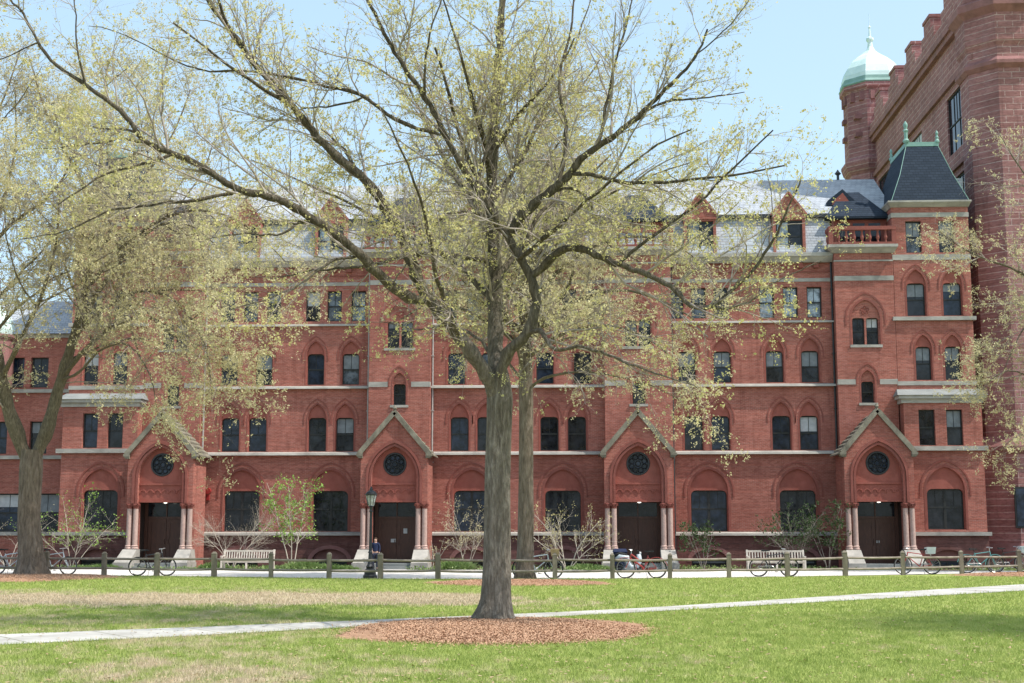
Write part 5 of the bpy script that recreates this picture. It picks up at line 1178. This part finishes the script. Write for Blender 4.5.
# ================================================================ benches
def bench(x, y, rot, label, w=2.05):
    t = thing('park_bench', (0, 0, 0), label, 'bench', 'slatted timber benches beside the walkway'); m_ = M['bench_wood']; h = w / 2
    for s in (-1, 1):
        mb = MB(); mb.box(s * h - .035, s * h + .035, -.27, -.20, 0, .62); mb.build('leg', m_, t)
        mb = MB(); mb.bar((s * h, .24, 0), (s * h, .20, .45), .07, .07); mb.bar((s * h, .20, .43), (s * h, .33, .93), .07, .06); mb.build('leg', m_, t)
        mb = MB(); mb.box(s * h - .04, s * h + .04, -.30, .26, .623, .66); mb.build('armrest', m_, t)
    mb = MB(); mb.box(-.035, .035, -.27, -.2, 0, .36); mb.build('leg', m_, t)
    mb = MB()
    for k in range(6): mb.box(-h + .04, h - .04, -.28 + k * .08, -.215 + k * .08, .42, .445)
    mb.box(-h + .036, h - .036, -.25, -.215, .35, .418); mb.box(-h + .036, h - .036, .17, .2, .35, .418); mb.build('seat', m_, t)
    mb = MB(); mb.bar((-h - .01, .315, .87), (h + .01, .315, .87), .05, .085); mb.bar((-h + .03, .225, .52), (h - .03, .225, .52), .045, .06)
    n = 19
    for k in range(n):
        u = -h + .1 + (2 * h - .2) * k / (n - 1); mb.bar((u, .232, .53), (u, .308, .85), .042, .018, up=(0, 1, 0))
    mb.build('backrest', m_, t); t.location = (x, y, zg(y)); t.rotation_euler = (0, 0, rot); t.scale = (1, 1, .88); return t
p = gd(242, 571); bench(p.x, 54.2, .02, 'silvery slatted bench below the leafless shrub, left of the young green tree', 2.0)
p = gd(774, 570.5); bench(p.x, 54.4, -.02, 'pale slatted bench behind the fence in front of the dark shrubs', 2.2)
# ================================================================ bicycles
def wheel(cx, t, R_=.335):
    mb = MB(); mb.torus((cx, 0, R_), R_ - .018, .018, k=36, kk=6); o = mb.build('wheel', M['rubber'], t)
    mb = MB(); mb.torus((cx, 0, R_), R_ - .045, .012, k=36, kk=4); mb.lathe((cx, 0, R_), [(.001, 0)], 3) if False else None
    for k in range(14):
        a = 2 * PI * k / 14; mb.bar((cx + .02 * math.cos(a + 1.2), 0, R_ + .02 * math.sin(a + 1.2)), (cx + (R_ - .05) * math.cos(a), 0, R_ + (R_ - .05) * math.sin(a)), .004, .004, up=(0, 1, 0))
    mb.tube([(cx, -.05, R_), (cx, .05, R_)], .022, 8); mb.build('rim', M['chrome'], o)
def bicycle(px, y, rot, col, label, fenders=False, basket=None, side=1, step=False, tilt=.04, K=1.0):
    t = thing('bicycle', (0, 0, 0), label, 'bicycle', 'bicycles parked along the fence'); fm = M[col]
    wheel(-.52, t); wheel(.52, t); bb = Vector((-.08, 0, .29)); st = Vector((-.24, 0, .76)); hd_ = Vector((.33, 0, .80)); hl = Vector((.36, 0, .66)); rw = Vector((-.52, 0, .335)); fw = Vector((.52, 0, .335))
    mb = MB(); 
    if step: mb.tube([hl, bb + Vector((.05, 0, .1)), bb], .018 * K, 8); mb.tube([hd_, (0, 0, .56), (-.19, 0, .62)], .016 * K, 8); mb.bar((-.5, -.07, .345), (-.02, -.07, .31), .015, .11)
    else: mb.tube([hl, bb], .018, 8); mb.tube([hd_, st + Vector((.02, 0, -.04))], .016, 8)
    mb.tube([bb, st], .016, 8); mb.tube([hl, hd_], .02, 8)
    for s in (-1, 1): mb.tube([bb + Vector((0, s * .03, 0)), rw + Vector((0, s * .05, 0))], .01, 6); mb.tube([st + Vector((0, s * .02, -.06)), rw + Vector((0, s * .05, 0))], .009, 6)
    mb.build('frame', fm, t)
    mb = MB()
    for s in (-1, 1): mb.tube([hl + Vector((0, s * .04, 0)), (.44, s * .05, .5), fw + Vector((0, s * .05, 0))], .012, 6)
    mb.build('fork', fm, t)
    mb = MB(); mb.tube([hd_, hd_ + Vector((-.02, 0, .12)), hd_ + Vector((.05, 0, .15))], .012, 6); mb.tube([(.30, -.28, .95), (.38, -.18, .96), (.38, .18, .96), (.30, .28, .95)], .012, 6); mb.build('handlebar', M['chrome'], t)
    mb = MB(); mb.tube([st, st + Vector((-.03, 0, .12))], .012, 6); mb.hexa([(-.42, -.08, .87), (-.14, -.02, .88), (-.14, .02, .88), (-.42, .08, .87), (-.42, -.07, .93), (-.12, -.015, .91), (-.12, .015, .91), (-.42, .07, .93)]); mb.build('saddle', M['rubber'], t)
    mb = MB(); mb.torus((-.08, -.05, .29), .085, .008, k=20, kk=4); mb.bar((-.08, -.06, .29), (.06, -.08, .19), .02, .012); mb.bar((.03, -.12, .18), (.11, -.06, .18), .06, .02); mb.bar((-.08, .06, .29), (-.22, .08, .39), .02, .012); mb.bar((-.26, .06, .40), (-.18, .14, .40), .06, .02)
    mb.tube([(-.08, -.05, .375), (-.52, -.05, .37)], .006, 4); mb.tube([(-.08, -.05, .205), (-.52, -.05, .30)], .006, 4); mb.build('crank', M['chrome'], t)
    if fenders:
        for cx, a0, a1 in ((-.52, .3, 2.9), (.52, .9, 3.2)):
            mb = MB()
            P = [(cx + .365 * math.cos(a0 + (a1 - a0) * k / 9), 0, .335 + .365 * math.sin(a0 + (a1 - a0) * k / 9)) for k in range(10)]
            for a, b in zip(P[:-1], P[1:]): mb.bar(a, b, .055, .022, up=(a[0] - cx, 0, a[2] - .335))
            mb.build('mudguard', fm, t)
    if basket:
        mb = MB(); B = (-.66, -.32) if basket[1] == 'rear' else (.42, .72); z0 = .74
        mb.hexa([(B[0] + .03, -.13, z0), (B[1] - .03, -.13, z0), (B[1] - .03, .13, z0), (B[0] + .03, .13, z0), (B[0], -.17, z0 + .24), (B[1], -.17, z0 + .24), (B[1], .17, z0 + .24), (B[0], .17, z0 + .24)])
        mb.tube([((B[0] + B[1]) / 2, 0, z0), (B[0] * .5 + B[1] * .5, 0, .68)], .02, 6); mb.build('basket', M[basket[0]], t)
    if True:
        mb = MB(); mb.tube([(-.12, .05, .3), (-.2, .2, .0)], .009, 5); mb.build('kickstand', M['chrome'], t)
    t.location = (px, y, zg(y)); t.rotation_euler = (tilt, 0, rot); return t
M['teal'] = mottled('teal_enamel', (.08, .25, .26), (.12, .32, .32), 4, rough=.35, bump=0, spec=.5)
M['white_enamel'] = mottled('pale_blue_white_enamel', (.55, .62, .66), (.68, .74, .78), 4, rough=.35, bump=0, spec=.5)
M['black_enamel'] = mottled('black_enamel', (.02, .02, .022), (.035, .035, .04), 4, rough=.35, bump=0, spec=.5)
M['navy'] = mottled('navy_cloth', (.010, .016, .045), (.018, .028, .07), 8, bump=.002)
M['denim'] = mottled('dark_denim', (.02, .025, .045), (.035, .04, .065), 8, bump=.002)
M['white_plastic'] = mottled('white_plastic', (.42, .47, .50), (.54, .58, .61), 3, bump=0, rough=.4)
M['wicker'] = mottled('tan_wicker', (.35, .24, .12), (.5, .36, .2), 20, bump=.004)
M['skin'] = mottled('skin', (.50, .30, .22), (.56, .35, .26), 4, bump=0, rough=.6); M['hair'] = mottled('brown_hair', (.05, .03, .018), (.09, .055, .035), 20, bump=.002)
def fy(x): return float(np.interp(x, FPx, FPy))
for px, py, rot, col, lab, kw in [
        (144, 577, .03, 'black_enamel', 'black bicycle by the fence in front of the left porch', dict()),
        (642.5, 579.5, PI + .04, 'red_paint', 'bright red bicycle with red mudguards before the third porch', dict(fenders=True, step=True, K=1.7)),
        (776.5, 577.5, -.03, 'black_enamel', 'dark bicycle leaning on the fence in front of the right bench', dict()),
        (925.5, 575.5, PI, 'red_paint', 'red-framed bicycle with white front basket before the right porch', dict(basket=('white_plastic', 'rear'), tilt=.06)),
        (989.5, 574.3, .02, 'teal', 'teal bicycle with mudguards nearest the brownstone tower', dict(fenders=True)),
        (4, 575.5, .1, 'white_enamel', 'pale blue bicycle at the left edge behind the old trunk', dict(fenders=True, basket=('white_plastic', 'front'))),
        (47, 575.8, .0, 'white_enamel', 'white bicycle half hidden right of the old left trunk', dict()),
        (538, 578.5, .05, 'white_enamel', 'pale bicycle with tan basket partly behind the straight dark trunk', dict(basket=('wicker', 'front')))]:
    q = gd(px, py); bicycle(q.x, fy(q.x) + .42, rot, col, lab, **kw)
q = gd(1000, 571); bicycle(q.x - .0, fy(q.x) + 1.5, .1, 'black_enamel', 'black bicycle with white basket parked behind the teal one', basket=('white_plastic', 'front'))
# things left by the third porch
bx_ = at(620, 556, 66.5); bn = thing('recycling_bin', (bx_.x, 66.5, zg(66.5)), 'dark blue bin beside the left pedestal of the third porch', 'bin'); z = zg(66.5)
mb = MB(); x = bx_.x; mb.hexa([(x - .26, 66.25, z + .08), (x + .26, 66.25, z + .08), (x + .26, 66.75, z + .08), (x - .26, 66.75, z + .08), (x - .33, 66.18, z + .95), (x + .33, 66.18, z + .95), (x + .33, 66.82, z + .95), (x - .33, 66.82, z + .95)]); mb.build('body', M['navy'], bn)
mb = MB(); mb.hexa([(x - .36, 66.14, z + .952), (x + .36, 66.14, z + .952), (x + .36, 66.85, z + .952), (x - .36, 66.85, z + .952), (x - .33, 66.2, z + 1.02), (x + .33, 66.2, z + 1.02), (x + .3, 66.8, z + 1.1), (x - .3, 66.8, z + 1.1)]); mb.tube([(x - .3, 66.86, z + 1.0), (x + .3, 66.86, z + 1.0)], .025, 6); mb.build('lid', M['navy'], bn)
for s in (-1, 1):
    mb = MB(); mb.tube([(x + s * .3, 66.7, z + .1), (x + s * .24, 66.7, z + .1)], .1, 12); mb.build('wheel', M['rubber'], bn)
sc_ = at(629, 560, 65.0); x = sc_.x; y = 65.0; z = zg(y); sc = thing('motor_scooter', (x, y, z), 'pale motor scooter with dark seat parked before the third porch', 'scooter')
mb = MB(); mb.tube([(x - .62, y, z + .62), (x - .45, y, z + .72), (x - .1, y, z + .66), (x - .02, y, z + .38), (x + .1, y, z + .26), (x + .4, y, z + .28), (x + .5, y, z + .55), (x + .46, y, z + .86)], [.08, .17, .16, .13, .10, .10, .13, .10], 12); mb.build('body', M['white_plastic'], sc, smooth=True)
for s in (-.48, .56):
    mb = MB(); mb.torus((x + s, y, z + .21), .16, .055, k=24, kk=8); mb.tube([(x + s, y - .04, z + .21), (x + s, y + .04, z + .21)], .09, 10); mb.build('wheel', M['rubber'], sc)
mb = MB(); mb.tube([(x - .68, y, z + .80), (x - .4, y, z + .86), (x - .1, y, z + .80)], [.07, .11, .08], 10); mb.build('seat', M['rubber'], sc, smooth=True)
mb = MB(); mb.tube([(x + .47, y, z + .84), (x + .43, y, z + 1.0)], .03, 8); mb.tube([(x + .38, y - .3, z + 1.02), (x + .44, y, z + 1.02), (x + .38, y + .3, z + 1.02)], .018, 8); mb.build('handlebar', M['rubber'], sc)
mb = MB(); mb.tube([(x + .5, y, z + .9), (x + .58, y, z + .9)], [.08, .06], 12); mb.build('headlight', M['globe'], sc)
mb = MB(); mb.tube([(x + .54, y, z + .5), (x + .56, y, z + .21)], .025, 8); mb.build('fork', M['chrome'], sc)

# ================================================================ person on the porch step
def skinned(name, verts, edges, rad, mat, parent, sub=2, loc=(0, 0, 0)):
    me = bpy.data.meshes.new(name); me.from_pydata(verts, edges, []); o = bpy.data.objects.new(name, me); COL.objects.link(o)
    sk = o.modifiers.new('s', 'SKIN'); ly = me.skin_vertices[0] if len(me.skin_vertices) else None
    for i, r in enumerate(rad):
        r = (r, r) if isinstance(r, (int, float)) else r; me.skin_vertices[0].data[i].radius = r
    me.skin_vertices[0].data[0].use_root = True
    sb = o.modifiers.new('b', 'SUBSURF'); sb.levels = sb.render_levels = sub
    dg = bpy.context.evaluated_depsgraph_get(); ev = bpy.data.meshes.new_from_object(o.evaluated_get(dg)); ev.name = name
    bpy.data.objects.remove(o); ev.shade_smooth(); ev.materials.clear(); ev.materials.append(mat)
    n = bpy.data.objects.new(name, ev); COL.objects.link(n); n.parent = parent; n.location = loc; return n
px_, py_ = at(375.5, 555, 68.9).x, 68.85
per = thing('person', (px_, py_, zg(py_) ), 'person in dark blue jacket and dark trousers standing in the second porch', 'person')
#            0 pelvis      1 waist        2 chest        3 neckbase     4 neck        5 headlow      6 headtop
V = [(0, 0, .86), (0, .0, 1.0), (0, .01, 1.2), (0, .01, 1.33), (0, 0, 1.40), (0, -.02, 1.47), (0, -.02, 1.56),
     (.09, 0, .80), (.10, -.01, .45), (.10, .02, .08), (.10, -.12, .035), (-.09, 0, .80), (-.11, -.04, .45), (-.11, .0, .08), (-.11, -.14, .035),
     (.17, 0, 1.29), (.21, .01, 1.05), (.20, -.07, .85), (.20, -.10, .78), (-.17, 0, 1.29), (-.21, .01, 1.05), (-.16, -.16, .94), (-.10, -.20, .93)]
E = [(0, 1), (1, 2), (2, 3), (3, 4), (4, 5), (5, 6), (0, 7), (7, 8), (8, 9), (9, 10), (0, 11), (11, 12), (12, 13), (13, 14), (3, 15), (15, 16), (16, 17), (17, 18), (3, 19), (19, 20), (20, 21), (21, 22)]
Rr = [(.14, .10), (.125, .09), (.15, .10), (.09, .07), .05, .085, .08, .08, .055, .04, .035, .08, .055, .04, .035, .055, .042, .032, .03, .055, .042, .032, .03]
# fingers as short chains rooted in the palms
for hand, sgn in ((18, 1), (22, -1)):
    hx, hy, hz = V[hand]
    for f in range(5):
        o_ = (f - 1.5) * .017 if f < 4 else .035; ln = (.07, .08, .075, .06, .05)[f]; i0 = len(V)
        V += [(hx + .004, hy - .02 + o_, hz - .03), (hx + .004, hy - .02 + o_ * (1.2 if f < 4 else 1.8), hz - .03 - ln * .6), (hx + .012, hy - .035 + o_ * 1.2, hz - .03 - ln)]
        E += [(hand, i0), (i0, i0 + 1), (i0 + 1, i0 + 2)]; Rr += [.010, .009, .007]
skinned('body', V, E, Rr, M['skin'], per)
skinned('jacket', [(0, 0, .88), (0, 0, 1.0), (0, .01, 1.2), (0, .01, 1.335), (.175, 0, 1.295), (.215, .01, 1.05), (.205, -.065, .875), (-.175, 0, 1.295), (-.215, .01, 1.05), (-.175, -.145, .95)],
        [(0, 1), (1, 2), (2, 3), (3, 4), (4, 5), (5, 6), (3, 7), (7, 8), (8, 9)], [(.165, .125), (.15, .115), (.175, .125), (.10, .085), .07, .056, .046, .07, .056, .046], M['navy'], per)
skinned('trousers', [(0, 0, .87), (.092, 0, .78), (.102, -.01, .45), (.102, .02, .09), (-.092, 0, .78), (-.112, -.04, .45), (-.112, 0, .09)], [(0, 1), (1, 2), (2, 3), (0, 4), (4, 5), (5, 6)], [(.155, .115), .098, .072, .062, .098, .072, .062], M['denim'], per)
skinned('hair', [(0, .03, 1.48), (0, .02, 1.56), (0, -.01, 1.61)], [(0, 1), (1, 2)], [.075, .092, .07], M['hair'], per)
for s in (-1, 1): skinned('shoe', [(s * .105, .04, .05), (s * .105, -.06, .045), (s * .108, -.15, .035)], [(0, 1), (1, 2)], [.048, .05, .04], M['rubber'], per, 1)
mb = MB(); hx, hy, hz = px_, py_ - .10, zg(py_) + 1.5
mb.hexa([(hx - .012, hy, hz - .02), (hx + .012, hy, hz - .02), (hx + .008, hy + .02, hz - .02), (hx - .008, hy + .02, hz - .02), (hx - .005, hy + .01, hz + .02), (hx + .005, hy + .01, hz + .02), (hx + .005, hy + .02, hz + .02), (hx - .005, hy + .02, hz + .02)]); mb.build('nose', M['skin'], per)
mb = MB()
for s in (-1, 1): mb.box(hx + s * .033 - .013, hx + s * .033 + .013, hy + .008, hy + .02, hz + .022, hz + .034)
mb.build('eyes', M['hair'], per)
mb = MB(); mb.box(hx - .022, hx + .022, hy + .008, hy + .02, hz - .045, hz - .037); mb.build('mouth', M['terra'], per)

# ================================================================ light, sky, camera
SUN = Vector((math.cos(R(57)) * math.cos(R(18)), -math.cos(R(57)) * math.sin(R(18)), math.sin(R(57))))
ld = bpy.data.lights.new('sun', 'SUN'); ld.energy = 5.4; ld.angle = R(.55); ld.color = (1, .955, .88)
lo = bpy.data.objects.new('sun', ld); COL.objects.link(lo); lo.rotation_euler = SUN.to_track_quat('Z', 'Y').to_euler()
w = bpy.data.worlds.new('World'); scene.world = w; w.use_nodes = True; nt = w.node_tree; bg = nt.nodes['Background']
sk = nt.nodes.new('ShaderNodeTexSky'); sk.sky_type = 'NISHITA'; sk.sun_disc = False; sk.sun_elevation = R(57); sk.sun_rotation = math.atan2(SUN.x, SUN.y)
sk.air_density = 1.0; sk.dust_density = 2.2; sk.ozone_density = 1.0; sk.altitude = 0
hz = nt.nodes.new('ShaderNodeMix'); hz.data_type = 'RGBA'; hz.blend_type = 'ADD'; hz.inputs[0].default_value = 1
nt.links.new(sk.outputs[0], hz.inputs[6]); hz.inputs[7].default_value = (2.3, 3.2, 3.6, 1)      # spring haze brightens the whole sky
nt.links.new(hz.outputs[2], bg.inputs[0]); bg.inputs[1].default_value = .15
cd = bpy.data.cameras.new('camera'); cam = bpy.data.objects.new('camera', cd); COL.objects.link(cam); scene.camera = cam
cd.sensor_fit = 'HORIZONTAL'; cd.sensor_width = 36; cd.lens = F_PX * 36 / 1024; cd.clip_start = .1; cd.clip_end = 3000
cam.matrix_world = Matrix.Translation((0, 0, EYE)) @ Matrix((( _R.x, _U.x, -_F.x), (_R.y, _U.y, -_F.y), (_R.z, _U.z, -_F.z))).to_4x4()
scene.view_settings.view_transform = 'Standard'; scene.view_settings.look = 'None'; scene.view_settings.exposure = 0; scene.view_settings.gamma = 1
scene.render.engine = 'CYCLES'
